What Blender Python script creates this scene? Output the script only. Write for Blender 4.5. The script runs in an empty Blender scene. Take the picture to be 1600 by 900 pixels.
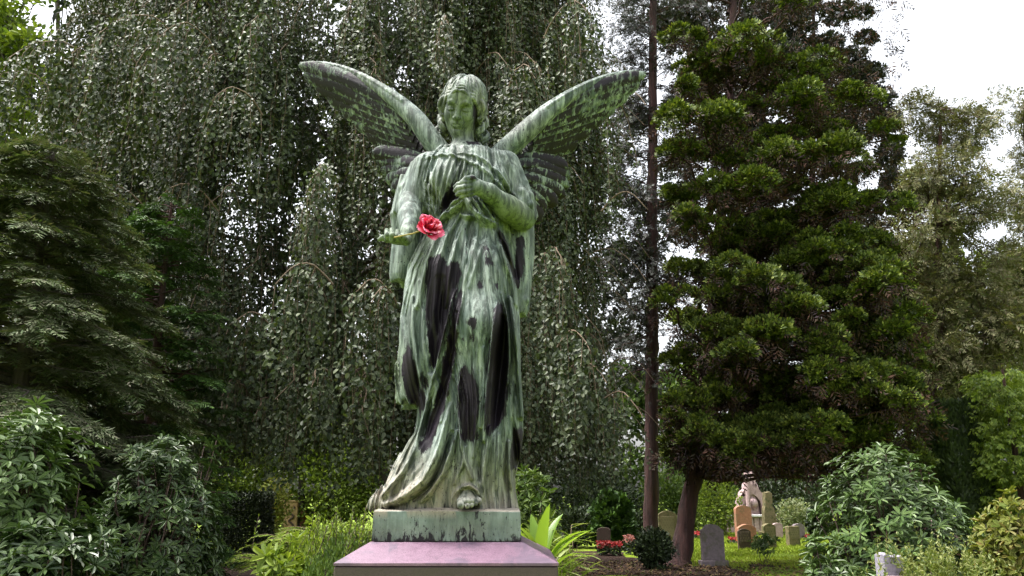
import bpy, math, random
import numpy as np
from mathutils import Vector, Matrix

R = math.radians
rng = np.random.default_rng(7)
random.seed(7)
scene = bpy.context.scene
COL = scene.collection

# ------------------------------------------------------------------ camera numbers
FOC = 1256.0
PITCH = R(14.3)
EYE = 1.6
CP, SP = math.cos(PITCH), math.sin(PITCH)


def at(u, v, Y):
    """point at distance Y (world y) that the photo shows at pixel u, v"""
    a = (u - 800.0) / FOC
    b = (450.0 - v) / FOC
    t = Y / (CP - b * SP)
    return np.array([a * t, Y, EYE + t * (SP + b * CP)])


def ground_at(u, v):
    """point of the flat ground seen at pixel u, v"""
    a = (u - 800.0) / FOC
    b = (450.0 - v) / FOC
    dz = SP + b * CP
    t = -EYE / dz
    return np.array([a * t, t * (CP - b * SP), 0.0])


# ------------------------------------------------------------------ objects
def tag(o, label=None, cat=None, group=None, kind=None):
    if label: o['label'] = label
    if cat: o['category'] = cat
    if group: o['group'] = group
    if kind: o['kind'] = kind
    return o


def empty(name, loc, label, cat, group=None, rz=0.0):
    o = bpy.data.objects.new(name, None)
    o.empty_display_size = 0.2
    o.location = Vector(loc)
    o.rotation_euler = (0, 0, rz)
    COL.objects.link(o)
    return tag(o, label, cat, group)


def mesh_obj(name, verts, faces, mat, parent=None, smooth=False, attrs=None, world=False):
    """verts (N,3) array, faces: (M,k) int array or list of lists; with a parent and world=True the verts are world coordinates"""
    me = bpy.data.meshes.new(name)
    verts = np.asarray(verts, dtype=np.float32)
    if parent is not None and world:
        verts = verts - np.array(parent.location, dtype=np.float32)
    if isinstance(faces, np.ndarray):
        faces = [faces]
    elif len(faces) and not isinstance(faces[0], np.ndarray):
        by = {}
        for f in faces: by.setdefault(len(f), []).append(f)
        faces = [np.array(v, dtype=np.int32) for v in by.values()]
    loops = np.concatenate([f.ravel() for f in faces]).astype(np.int32)
    tot = np.concatenate([np.full(len(f), f.shape[1], dtype=np.int32) for f in faces])
    start = np.concatenate([[0], np.cumsum(tot)[:-1]]).astype(np.int32)
    me.vertices.add(len(verts)); me.vertices.foreach_set('co', verts.ravel())
    me.loops.add(len(loops)); me.loops.foreach_set('vertex_index', loops)
    me.polygons.add(len(tot)); me.polygons.foreach_set('loop_start', start)
    try: me.polygons.foreach_set('loop_total', tot)
    except Exception: pass
    me.update(calc_edges=True)
    me.polygons.foreach_set('use_smooth', np.full(len(tot), smooth, dtype=bool))
    for k, a in (attrs or {}).items():
        at_ = me.attributes.new(k, 'FLOAT', 'POINT')
        at_.data.foreach_set('value', np.asarray(a, dtype=np.float32))
    for m in (mat if isinstance(mat, (list, tuple)) else [mat]):
        if m is not None: me.materials.append(m)
    me.validate()
    o = bpy.data.objects.new(name, me)
    COL.objects.link(o)
    if parent is not None: o.parent = parent
    return o


class MB:
    """collects vertices and faces"""
    def __init__(s): s.v = []; s.f = []; s.n = 0
    def add(s, v, f):
        v = np.asarray(v, dtype=np.float64).reshape(-1, 3)
        for q in (f if isinstance(f, list) and len(f) and isinstance(f[0], np.ndarray) else [f]):
            s.f.append(np.asarray(q, dtype=np.int64) + s.n) if isinstance(q, np.ndarray) else s._addlist(q)
        s.v.append(v); s.n += len(v)
    def _addlist(s, q):
        by = {}
        for x in q: by.setdefault(len(x), []).append(x)
        for x in by.values(): s.f.append(np.array(x, dtype=np.int64) + s.n)
    def box(s, c, d, rot=0.0, taper=1.0, bev=0.0):
        cx, cy, cz = c; dx, dy, dz = (d[0]/2, d[1]/2, d[2]/2)
        b = min(bev, dx*.9, dy*.9, dz*.9)
        ring = lambda x, y, z: [(-x+b, -y, z), (x-b, -y, z), (x, -y+b, z), (x, y-b, z), (x-b, y, z), (-x+b, y, z), (-x, y-b, z), (-x, -y+b, z)] if b > 0 else [(-x, -y, z), (x, -y, z), (x, y, z), (-x, y, z)]
        L = []
        if b > 0:
            L += ring(dx-b, dy-b, -dz); L += ring(dx, dy, -dz+b); L += ring(dx*taper, dy*taper, dz-b); L += ring((dx-b)*taper, (dy-b)*taper, dz)
            m, k = 8, 4
        else:
            L += ring(dx, dy, -dz); L += ring(dx*taper, dy*taper, dz); m, k = 4, 2
        F = []
        for i in range(k-1):
            for j in range(m): F.append([i*m+j, i*m+(j+1) % m, (i+1)*m+(j+1) % m, (i+1)*m+j])
        F.append(list(range(m))[::-1]); F.append([(k-1)*m+j for j in range(m)])
        V = np.array(L)
        c_, s_ = math.cos(rot), math.sin(rot)
        V = np.stack([V[:, 0]*c_-V[:, 1]*s_+cx, V[:, 0]*s_+V[:, 1]*c_+cy, V[:, 2]+cz], 1)
        s.add(V, F)
    def tube(s, pts, rad, n=8, jitter=0.0):
        pts = np.asarray(pts, float); k = len(pts)
        rad = np.broadcast_to(np.asarray(rad, float), (k,))
        t = np.gradient(pts, axis=0); t /= np.linalg.norm(t, axis=1, keepdims=True) + 1e-9
        up = np.array([0, 0, 1.0]) if abs(t[0, 2]) < .9 else np.array([1.0, 0, 0])
        V = []; u = np.cross(up, t[0]); u /= np.linalg.norm(u)
        for i in range(k):
            u = u - t[i]*np.dot(u, t[i]); u /= np.linalg.norm(u) + 1e-9
            w = np.cross(t[i], u)
            a = np.arange(n)*2*math.pi/n
            rr = rad[i]*(1 + (jitter*rng.uniform(-1, 1, n) if jitter else 0))
            V.append(pts[i] + (np.cos(a)*rr)[:, None]*u + (np.sin(a)*rr)[:, None]*w)
        V = np.concatenate(V)
        i, j = np.meshgrid(np.arange(k-1), np.arange(n), indexing='ij')
        q = np.stack([i*n+j, i*n+(j+1) % n, (i+1)*n+(j+1) % n, (i+1)*n+j], -1).reshape(-1, 4)
        s.add(V, q)
        s.f.append(np.array([[s.n-1-x for x in range(n)][::-1]], dtype=np.int64)) if n in (3, 4) else None
    def prism(s, outline, depth, origin=(0, 0, 0), rot=0.0, bev=0.0):
        """outline of (x, z) counter-clockwise seen from the front, extruded along +y; optional bevel on the front and back rims"""
        o = np.asarray(outline, float); m = len(o)
        cen = o.mean(0)
        def ring(y, k): 
            p = cen + (o-cen)*k
            return np.stack([p[:, 0], np.full(m, y), p[:, 1]], 1)
        if bev > 0:
            k = 1 - bev/np.abs(o-cen).max()
            rings = [ring(-depth/2, k), ring(-depth/2+bev, 1), ring(depth/2-bev, 1), ring(depth/2, k)]
        else: rings = [ring(-depth/2, 1), ring(depth/2, 1)]
        V = np.concatenate(rings); F = []
        for i in range(len(rings)-1):
            for j in range(m): F.append([i*m+j, (i+1)*m+j, (i+1)*m+(j+1) % m, i*m+(j+1) % m][::-1])
        F.append(list(range(m))); F.append([(len(rings)-1)*m+j for j in range(m)][::-1])
        c_, s_ = math.cos(rot), math.sin(rot)
        V = np.stack([V[:, 0]*c_-V[:, 1]*s_+origin[0], V[:, 0]*s_+V[:, 1]*c_+origin[1], V[:, 2]+origin[2]], 1)
        s.add(V, F)
    def build(s, name, mat, parent=None, smooth=False, world=True, attrs=None):
        return mesh_obj(name, np.concatenate(s.v), [f.astype(np.int32) for f in s.f], mat, parent, smooth, attrs, world)


# ------------------------------------------------------------------ noise in numpy
_lat = np.random.default_rng(3).uniform(-1, 1, (32, 32, 32)).astype(np.float32)


def vnoise(x, y, z):
    xi, yi, zi = np.floor(x).astype(int), np.floor(y).astype(int), np.floor(z).astype(int)
    fx, fy, fz = x-xi, y-yi, z-zi
    fx, fy, fz = fx*fx*(3-2*fx), fy*fy*(3-2*fy), fz*fz*(3-2*fz)
    g = lambda a, b, c: _lat[(xi+a) & 31, (yi+b) & 31, (zi+c) & 31]
    l = lambda a, b, t: a+(b-a)*t
    return l(l(l(g(0,0,0), g(1,0,0), fx), l(g(0,1,0), g(1,1,0), fx), fy), l(l(g(0,0,1), g(1,0,1), fx), l(g(0,1,1), g(1,1,1), fx), fy), fz)


# ------------------------------------------------------------------ signed distance sculpting
def smin(a, b, k):
    if k <= 0: return np.minimum(a, b)
    h = np.maximum(k-np.abs(a-b), 0)/k
    return np.minimum(a, b)-h*h*k*.25


class SDF:
    def __init__(s, lo, hi, h):
        s.lo = np.array(lo, float); s.h = h
        s.n = np.ceil((np.array(hi)-s.lo)/h).astype(int)+1
        s.D = np.full(s.n, 1.0, np.float32)
    def sub(s, lo, hi):
        a = np.clip(np.floor((np.array(lo)-s.lo)/s.h).astype(int), 0, s.n)
        b = np.clip(np.ceil((np.array(hi)-s.lo)/s.h).astype(int)+1, 0, s.n)
        if (b <= a).any(): return None, None
        sl = tuple(slice(a[i], b[i]) for i in range(3))
        ax = [(s.lo[i]+s.h*np.arange(a[i], b[i])).astype(np.float32) for i in range(3)]
        return sl, (ax[0][:, None, None], ax[1][None, :, None], ax[2][None, None, :])
    def put(s, fn, lo, hi, k=0.0, op='add'):
        sl, X = s.sub(lo, hi)
        if sl is None: return
        d = fn(*X)
        if op == 'add': s.D[sl] = smin(s.D[sl], d, k)
        elif op == 'cut': s.D[sl] = -smin(-s.D[sl], d, k)
    def cone(s, a, b, ra, rb, k=0.0, op='add'):
        a = np.asarray(a, float); b = np.asarray(b, float); ba = b-a; L2 = float(ba@ba)+1e-12
        m = max(ra, rb)+.03+k
        def fn(x, y, z):
            t = ((x-a[0])*ba[0]+(y-a[1])*ba[1]+(z-a[2])*ba[2])/L2
            t = np.clip(t, 0, 1)
            return np.sqrt((x-a[0]-t*ba[0])**2+(y-a[1]-t*ba[1])**2+(z-a[2]-t*ba[2])**2)-(ra+(rb-ra)*t)
        s.put(fn, np.minimum(a, b)-m, np.maximum(a, b)+m, k, op)
    def chain(s, pts, rad, k=0.0, kk=None, op='add'):
        rad = np.broadcast_to(rad, (len(pts),))
        for i in range(len(pts)-1): s.cone(pts[i], pts[i+1], rad[i], rad[i+1], k if kk is None else kk, op)
    def ell(s, c, r, k=0.0, op='add', M=None):
        c = np.asarray(c, float); r = np.asarray(r, float); m = r.max()+.03+k
        def fn(x, y, z):
            p = [x-c[0], y-c[1], z-c[2]]
            if M is not None: p = [M[0][i]*p[0]+M[1][i]*p[1]+M[2][i]*p[2] for i in range(3)]
            q = [p[i]/r[i] for i in range(3)]
            k0 = np.sqrt(q[0]**2+q[1]**2+q[2]**2)
            k1 = np.sqrt((q[0]/r[0])**2+(q[1]/r[1])**2+(q[2]/r[2])**2)+1e-6
            return k0*(k0-1)/k1
        s.put(fn, c-m, c+m, k, op)
    def mesh(s):
        D = s.D; S = D < 0
        nx, ny, nz = D.shape
        cnt = np.zeros((nx-1, ny-1, nz-1), np.uint8)
        for i in (0, 1):
            for j in (0, 1):
                for k in (0, 1): cnt += S[i:nx-1+i, j:ny-1+j, k:nz-1+k]
        ci = np.argwhere((cnt > 0) & (cnt < 8))
        idx = np.full(cnt.shape, -1, np.int32); idx[tuple(ci.T)] = np.arange(len(ci))
        acc = np.zeros((len(ci), 3)); num = np.zeros(len(ci))
        cor = [(i, j, k) for i in (0, 1) for j in (0, 1) for k in (0, 1)]
        val = {c: D[ci[:, 0]+c[0], ci[:, 1]+c[1], ci[:, 2]+c[2]] for c in cor}
        for a in cor:
            for ax in range(3):
                if a[ax]: continue
                b = list(a); b[ax] = 1; b = tuple(b)
                va, vb = val[a], val[b]
                m = (va < 0) != (vb < 0)
                t = np.where(m, va/np.where(m, va-vb, 1), 0)
                for q in range(3): acc[:, q] += np.where(m, a[q]+(t if q == ax else 0), 0)
                num += m
        V = s.lo+s.h*(ci+acc/np.maximum(num, 1)[:, None])
        Q = []
        for ax in range(3):
            o1, o2 = (ax+1) % 3, (ax+2) % 3
            sl0 = [slice(None)]*3; sl1 = [slice(None)]*3
            sl0[ax] = slice(0, -1); sl1[ax] = slice(1, None)
            m = S[tuple(sl0)] != S[tuple(sl1)]
            e = np.argwhere(m)
            ok = (e[:, o1] > 0) & (e[:, o2] > 0) & (e[:, o1] < D.shape[o1]-1) & (e[:, o2] < D.shape[o2]-1)
            e = e[ok]
            inside0 = S[tuple(e.T)]
            def g(d1, d2):
                q = e.copy(); q[:, o1] -= d1; q[:, o2] -= d2
                return idx[tuple(q.T)]
            quad = np.stack([g(1, 1), g(0, 1), g(0, 0), g(1, 0)], 1)
            quad[~inside0] = quad[~inside0][:, ::-1]
            Q.append(quad)
        Q = np.concatenate(Q)
        Q = Q[(Q >= 0).all(1)]
        return V, Q.astype(np.int32)


# ------------------------------------------------------------------ shader helpers
class NT:
    def __init__(s, name):
        s.m = bpy.data.materials.new(name); s.m.use_nodes = True
        s.t = s.m.node_tree; s.t.nodes.clear()
        s.out = s.t.nodes.new('ShaderNodeOutputMaterial')
    def n(s, kind, ins=None, **kw):
        nd = s.t.nodes.new('ShaderNode'+kind)
        for k, v in kw.items(): setattr(nd, k, v)
        for k, v in (ins or {}).items(): s.set(nd, k, v)
        return nd
    def set(s, nd, k, v):
        i = nd.inputs[k]
        if isinstance(v, bpy.types.NodeSocket): s.t.links.new(v, i)
        elif isinstance(v, bpy.types.Node): s.t.links.new(v.outputs[0], i)
        else:
            if i.type == 'RGBA' and len(v) == 3: v = (*v, 1)
            i.default_value = v
    def noise(s, vec, scale, detail=4, rough=.55, dist=0.0, stretch=None):
        if stretch is not None:
            mp = s.n('Mapping', {'Vector': vec, 'Scale': stretch}); vec = mp.outputs[0]
        return s.n('TexNoise', {'Vector': vec, 'Scale': scale, 'Detail': detail, 'Roughness': rough, 'Distortion': dist}).outputs['Fac']
    def ramp(s, fac, stops, interp='LINEAR'):
        nd = s.n('ValToRGB', {'Fac': fac}); cr = nd.color_ramp; cr.interpolation = interp
        while len(cr.elements) < len(stops): cr.elements.new(.5)
        for e, (p, c) in zip(cr.elements, stops):
            e.position = p; e.color = (*c, 1) if hasattr(c, '__len__') else (c, c, c, 1)
        return nd.outputs[0]
    def mix(s, fac, a, b, blend='MIX'):
        nd = s.n('Mix', data_type='RGBA', blend_type=blend)
        s.set(nd, 0, fac); s.set(nd, 6, a); s.set(nd, 7, b)
        return nd.outputs[2]
    def math(s, op, a, b=0.0, c=None, clamp=False):
        nd = s.n('Math', operation=op, use_clamp=clamp); s.set(nd, 0, a); s.set(nd, 1, b)
        if c is not None: s.set(nd, 2, c)
        return nd.outputs[0]
    def bump(s, h, strength=.4, dist=.01):
        return s.n('Bump', {'Height': h, 'Strength': strength, 'Distance': dist}).outputs[0]
    def bsdf(s, color, rough=.8, bump=None, **ins):
        d = {'Base Color': color, 'Roughness': rough}
        if bump is not None: d['Normal'] = bump
        b = s.n('BsdfPrincipled', d)
        for k, v in ins.items(): s.set(b, k.replace('_', ' '), v)
        return b
    def done(s, sh):
        s.t.links.new(sh.outputs[0] if isinstance(sh, bpy.types.Node) else sh, s.out.inputs[0]); return s.m


def leaf_mat(name, cols, rough=.45, trans=.25, spec=.4, hue_noise=1.2, tcol=None):
    """foliage: colour varies leaf by leaf (mesh island) and with slow patches; a share of light passes through the blade"""
    t = NT(name)
    geo = t.n('NewGeometry'); tc = t.n('TexCoord')
    k = len(cols)
    c = t.ramp(geo.outputs['Random Per Island'], [((i+.5)/k, cols[i]) for i in range(k)])
    patch = t.noise(tc.outputs['Object'], hue_noise, 2)
    v = t.math('MULTIPLY_ADD', patch, 1.3, .35)
    c = t.mix(1.0, c, t.n('CombineColor', {0: v, 1: v, 2: v}).outputs[0], 'MULTIPLY')
    b = t.bsdf(c, rough); b.inputs['Specular IOR Level'].default_value = spec
    if trans <= 0: return t.done(b)
    tl = t.n('BsdfTranslucent', {'Color': t.mix(1.0, c, tcol or (1.0, 1.0, .45), 'MULTIPLY')})
    mx = t.n('MixShader', {0: trans, 1: b.outputs[0], 2: tl.outputs[0]})
    return t.done(mx)


def simple_mat(name, c1, c2, scale=8, rough=.8, bump=.3, bdist=.01, stretch=None, detail=6, spec=.3, c3=None, s3=2.0):
    t = NT(name); tc = t.n('TexCoord')
    nz = t.noise(tc.outputs['Object'], scale, detail, .6, 0, stretch)
    c = t.ramp(nz, [(.3, c1), (.7, c2)])
    if c3 is not None:
        n2 = t.noise(tc.outputs['Object'], s3, 5, .65)
        c = t.mix(t.ramp(n2, [(.52, 0), (.62, 1)]), c, c3)
    b = t.bsdf(c, rough, t.bump(nz, bump, bdist)); b.inputs['Specular IOR Level'].default_value = spec
    return t.done(b)
# ================================================================== THE ANGEL
YS = 4.35
ORG = np.array([at(712, 790, YS)[0], YS, 1.525])


def L(u, v, dy=0.0):
    """statue coordinates (origin on the plinth under the figure) of a spot measured in the photo, at depth dy"""
    return at(u, v, YS+dy)-ORG


def patina(name, pale=1.0, tan=0.0):
    t = NT(name); tc = t.n('TexCoord'); P = tc.outputs['Object']
    big = t.noise(P, 5, 4, .6)
    streak = t.noise(P, 26, 5, .65, .4, (1, 1, .16))
    fine = t.noise(P, 120, 4, .7)
    green = t.ramp(big, [(.3, (.036, .058, .050)), (.5, (.084, .126, .111)), (.7, (.165, .220, .202))])
    pal = t.ramp(streak, [(.40, (.026, .038, .032)), (.63, (.42, .475, .435))])
    c = t.mix(.5*pale, green, pal)
    # yellow-green algae film
    alg = t.n('Attribute', attribute_name='algae').outputs['Fac']
    a2 = t.math('MULTIPLY', alg, t.math('MULTIPLY_ADD', big, 1.0, .35), clamp=True)
    c = t.mix(a2, c, (.085, .12, .04))
    # pinkish tan crust near the hem
    tn = t.n('Attribute', attribute_name='tan').outputs['Fac']
    c = t.mix(t.math('MULTIPLY', tn, t.math('MULTIPLY_ADD', fine, .8, .3), clamp=True), c, (.30, .235, .185))
    # dark streaks washed down the metal
    st = t.ramp(t.noise(P, 34, 6, .7, .6, (1, 1, .10)), [(.45, 0), (.60, 1)])
    c = t.mix(t.math('MULTIPLY', st, .85*pale), c, (.016, .026, .019))
    # bare metal where the green crust has gone
    bare = t.n('Attribute', attribute_name='bare').outputs['Fac']
    e = t.math('ADD', bare, t.math('MULTIPLY', t.math('SUBTRACT', t.noise(P, 36, 7, .72, .5, (1, 1, .30)), .5), 2.6))
    bm = t.ramp(e, [(.45, 0), (.58, 1)])
    fl = t.noise(P, 85, 3, .7, .2, (1, 1, .6))
    reg = t.ramp(t.noise(P, 7, 3, .6), [(.45, 0), (.65, .045)])
    fl = t.ramp(t.math('ADD', fl, reg), [(.66, 0), (.69, 1)])
    bm = t.math('MAXIMUM', bm, fl)
    metal = t.ramp(big, [(.35, (.006, .0045, .008)), (.7, (.016, .011, .018))])
    c = t.mix(bm, c, metal)
    r = t.math('MULTIPLY_ADD', bm, -.14, .68)
    h = t.math('ADD', t.math('MULTIPLY', fine, .5), t.math('MULTIPLY', bm, -.8))
    h = t.math('ADD', h, t.math('MULTIPLY', streak, .9))
    b = t.bsdf(c, r, t.bump(h, .55, .006))
    t.set(b, 'Specular IOR Level', t.math('MULTIPLY_ADD', bm, -.17, .40))
    return t.done(b)


M_PATINA = patina('green_patina_bronze')
M_PATINA2 = patina('even_green_patina', .25)

# ------------------------------------------------------------------ relief map of the drapery, in statue x / z
HX0, HX1, HZ0, HZ1, HS = -.85, .75, -.06, 2.15, .004
hx = np.arange(HX0, HX1, HS); hz = np.arange(HZ0, HZ1, HS)
GX, GZ = np.meshgrid(hx, hz, indexing='ij')


def poly_field(nodes, dy, gx=GX, gz=GZ):
    """for a polyline of (u, v, width_px, height_m): height profile on the map"""
    out = np.zeros_like(gx)
    P = [L(n[0], n[1], dy) for n in nodes]
    for i in range(len(nodes)-1):
        a, b = P[i][[0, 2]], P[i+1][[0, 2]]
        ab = b-a; l2 = ab@ab+1e-9
        w0, w1 = nodes[i][2]*.0033, nodes[i+1][2]*.0033
        m = max(w0, w1)*1.1
        i0, i1 = np.searchsorted(hx, [min(a[0], b[0])-m, max(a[0], b[0])+m])
        k0, k1 = np.searchsorted(hz, [min(a[1], b[1])-m, max(a[1], b[1])+m])
        if i1 <= i0 or k1 <= k0: continue
        x, z = gx[i0:i1, k0:k1], gz[i0:i1, k0:k1]
        t = np.clip(((x-a[0])*ab[0]+(z-a[1])*ab[1])/l2, 0, 1)
        d = np.hypot(x-a[0]-t*ab[0], z-a[1]-t*ab[1])
        w = w0+(w1-w0)*t; h = nodes[i][3]+(nodes[i+1][3]-nodes[i][3])*t
        q = np.clip(1-d/w, 0, 1)
        pr = h*(.45*q**1.15+.55*(1-(1-q)**2)**1.6)
        o = out[i0:i1, k0:k1]; np.copyto(o, np.where(np.abs(pr) > np.abs(o), pr, o))
    return out


def smax(a, b, k=.008):
    h = np.maximum(k-np.abs(a-b), 0)/k
    return np.maximum(a, b)+h*h*k*.25-0


RIDGES = [
 # ----- chest, from the viewer's-left shoulder band to the gathered hand
 [(664,240,5,.0),(660,270,6,.018),(662,300,7,.02),(668,335,5,.0)],
 [(672,240,5,.005),(671,280,6,.02),(668,320,7,.02),(670,345,4,0)],
 [(684,243,5,.01),(676,275,6,.022),(674,315,6,.018),(676,338,4,0)],
 [(693,243,5,.012),(684,280,6,.022),(680,325,6,.018)],
 [(703,246,5,.015),(692,285,6,.024),(683,328,5,.015)],
 [(712,248,5,.015),(703,280,6,.026),(690,315,6,.02)],
 [(721,249,5,.015),(714,270,6,.026),(704,295,6,.02),(694,318,4,.01)],
 [(727,250,4,.015),(724,268,5,.026),(718,284,5,.02)],
 [(733,252,4,.012),(731,268,5,.022),(727,282,5,.015)],
 [(741,254,4,.008),(738,272,5,.014),(735,280,4,.01)],
 # neckline rolls
 [(657,238,5,.008),(672,236,6,.018),(698,239,7,.02),(722,247,7,.022),(745,259,7,.022),(768,277,7,.022),(790,297,6,.02),(806,309,5,.01)],
 [(700,236,4,.006),(722,236,5,.014),(742,241,6,.02),(760,253,7,.024),(780,272,7,.027),(800,294,7,.027),(818,308,6,.02),(828,316,5,.01)],
 # gathered swag of cloth at the waist, hanging out of the hand
 [(722,316,7,.03),(708,327,9,.05),(694,335,9,.05),(684,343,8,.03),(676,352,6,.0)],
 [(722,310,5,.03),(710,318,6,.055),(697,327,5,.04)],
 [(726,308,7,.04),(734,322,9,.06),(745,337,10,.06),(760,346,11,.06),(774,347,8,.03)],
 [(733,306,5,.04),(744,322,6,.07),(754,338,6,.06)],
 [(744,308,5,.03),(756,324,7,.06),(770,340,6,.04)],
 [(720,334,5,.02),(730,340,6,.04),(740,338,5,.03)],
 # ----- from the waist down, fanning
 [(690,348,6,.01),(682,375,8,.022),(672,405,9,.022),(662,440,9,.02),(652,480,8,.02)],
 [(702,345,6,.01),(697,375,8,.022),(690,400,7,.01)],
 [(714,350,6,.01),(712,380,8,.024),(706,410,8,.026),(703,440,6,.024),(697,480,5,.022)],
 [(727,352,5,.01),(728,380,7,.022),(727,410,7,.018),(722,440,5,.01)],
 [(741,354,5,.01),(742,385,7,.02),(735,420,8,.02),(724,455,7,.022),(716,490,6,.015)],
 [(757,354,5,.01),(754,385,7,.018),(746,420,8,.018),(734,455,7,.012)],
 [(768,352,5,.01),(780,378,7,.024),(790,405,8,.026),(800,435,8,.026),(806,470,8,.024)],
 [(776,350,5,.015),(792,378,6,.03),(804,410,6,.03),(812,440,6,.02)],
 # ----- skirt
 [(644,463,6,.02),(646,500,6,.03),(650,540,6,.03),(656,585,6,.03),(660,610,4,.01)],
 [(655,440,7,.02),(660,490,7,.025),(664,540,6,.02),(664,575,4,.0)],
 [(712,458,5,.02),(704,495,5,.04),(694,535,5,.045),(684,575,5,.045),(674,608,5,.045),(662,650,5,.045),(652,690,6,.04),(640,715,6,.03)],
 [(728,450,6,.015),(721,490,5,.03),(714,530,5,.03),(708,575,6,.03),(700,620,7,.03),(692,660,7,.03)],
 [(784,460,3,.015),(791,490,3,.035),(795,520,3,.045),(796,560,3,.045),(793,600,3,.03)],
 [(798,463,6,.03),(803,500,6,.045),(807,540,6,.05),(811,593,6,.05),(815,650,6,.04)],
 [(778,480,4,.01),(773,515,4,.04),(767,560,4,.045),(763,600,4,.045),(760,650,4,.04),(757,690,5,.03)],
 [(757,550,5,.015),(758,590,4,.025),(756,630,4,.03),(752,670,5,.025)],
 [(722,565,4,.0),(719,600,4,.03),(718,640,4,.035),(721,680,4,.04),(728,720,5,.04),(738,748,5,.03)],
 [(738,560,5,.0),(744,600,4,.028),(747,640,4,.03),(744,680,4,.03),(741,715,4,.02)],
 [(730,590,3,.0),(733,630,3,.016),(733,670,3,.016),(731,700,3,.0)],
 # ----- hem and train
 [(660,672,6,.02),(648,705,7,.04),(630,738,7,.045),(612,760,6,.04),(598,775,6,.03)],
 [(704,635,7,.02),(699,660,9,.045),(690,695,11,.06),(680,725,12,.07),(664,752,13,.075),(640,772,12,.07),(618,783,10,.05),(602,788,8,.03)],
 [(716,675,6,.03),(706,710,8,.045),(694,740,9,.045),(676,768,8,.04),(660,784,6,.02)],
 [(728,700,5,.02),(722,730,6,.03),(712,756,5,.02)],
 [(766,669,5,.03),(762,700,6,.04),(757,730,6,.04),(755,756,6,.03),(757,780,5,.01)],
 [(780,680,5,.02),(778,715,6,.035),(776,745,6,.03),(780,778,5,.01)],
 [(795,690,5,.02),(795,725,6,.035),(799,755,6,.03),(803,782,5,.01)],
 [(632,762,5,.01),(624,776,5,.035),(612,790,5,.02)],
 # rolled hem above the foot
 [(706,782,4,.008),(714,769,5,.022),(724,761,5,.032),(735,759,5,.034),(746,766,5,.03),(754,778,4,.02)],
]
GROOVES = [
 [(708,677,4,.02),(698,710,5,.03),(690,735,5,.03),(672,762,5,.03),(648,781,4,.015)],
 [(676,600,5,.01),(668,640,6,.03),(660,680,5,.02)],
 [(787,500,7,.02),(784,550,11,.05),(780,600,12,.05),(774,650,10,.04),(770,690,6,.0)],
 [(800,650,4,.0),(806,690,6,.03),(808,725,5,.02)],
 [(690,440,12,.01),(692,480,14,.03),(684,530,12,.03),(676,580,9,.02)],
 [(716,500,7,.0),(706,555,9,.028),(693,610,9,.03),(676,660,8,.02),(664,700,5,0)],
 [(746,700,6,.0),(748,730,7,.025),(750,750,5,.01)],
 [(690,325,8,.01),(704,305,8,.025),(714,288,6,.015)],
 [(790,350,6,.02),(800,380,7,.03),(806,420,6,.02)],
]
Hr = np.zeros_like(GX)
for r_ in RIDGES: Hr = smax(Hr, poly_field(r_, -.2))
Hg = np.zeros_like(GX)
for g_ in GROOVES: Hg = np.maximum(Hg, poly_field(g_, -.2))
# small accidental folds that follow the fall of the cloth
wob = vnoise(GX*5, GZ*0+.3, GZ*2.2)*.06
_zr = np.array([(L(l, v)[2], L(l, v)[0], L(r, v)[0]) for v, l, r in ((795,596,811),(768,606,806),(745,618,805),(715,636,812),(680,650,817),(640,654,816),(600,646,814),(500,634,812),(430,640,806),(350,676,794),(300,656,806),(238,672,788))])
_zr = _zr[np.argsort(_zr[:, 0])]
_cl, _cr = np.interp(hz, _zr[:, 0], _zr[:, 1])[None, :], np.interp(hz, _zr[:, 0], _zr[:, 2])[None, :]
FX = (GX-(_cl+_cr)/2)/(_cr-_cl)*.55          # runs with the flare of the skirt
fl1 = vnoise((FX+wob)*34, GX*0+1.7, GZ*1.6)
fl2 = vnoise((FX+wob*1.5)*70, GX*0+5.1, GZ*3.0)
H = 1.5*Hr-1.7*Hg+.015*(.6-2*np.abs(fl1))+.009*(.6-2*np.abs(fl2))


def sample(map_, x, z):
    i = np.clip((x-HX0)/HS, 0, len(hx)-1.001); k = np.clip((z-HZ0)/HS, 0, len(hz)-1.001)
    i0 = i.astype(int); k0 = k.astype(int); fi = i-i0; fk = k-k0
    return (map_[i0, k0]*(1-fi)*(1-fk)+map_[i0+1, k0]*fi*(1-fk)+map_[i0, k0+1]*(1-fi)*fk+map_[i0+1, k0+1]*fi*fk)


def poly_mask(polys, dy=-.2, blur=5):
    out = np.zeros_like(GX)
    for p in polys:
        q = np.array([L(a, b, dy)[[0, 2]] for a, b in p])
        ins = np.zeros(GX.shape, bool)
        for i in range(len(q)):
            a, b = q[i], q[i-1]
            c = ((a[1] > GZ) != (b[1] > GZ)) & (GX < (b[0]-a[0])*(GZ-a[1])/((b[1]-a[1]) or 1e-9)+a[0])
            ins ^= c
        out = np.maximum(out, ins)
    for _ in range(blur):
        for ax in (0, 1):
            out = (np.roll(out, 1, ax)+out+np.roll(out, -1, ax)+np.roll(out, 2, ax)+np.roll(out, -2, ax))/5
    return out


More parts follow.
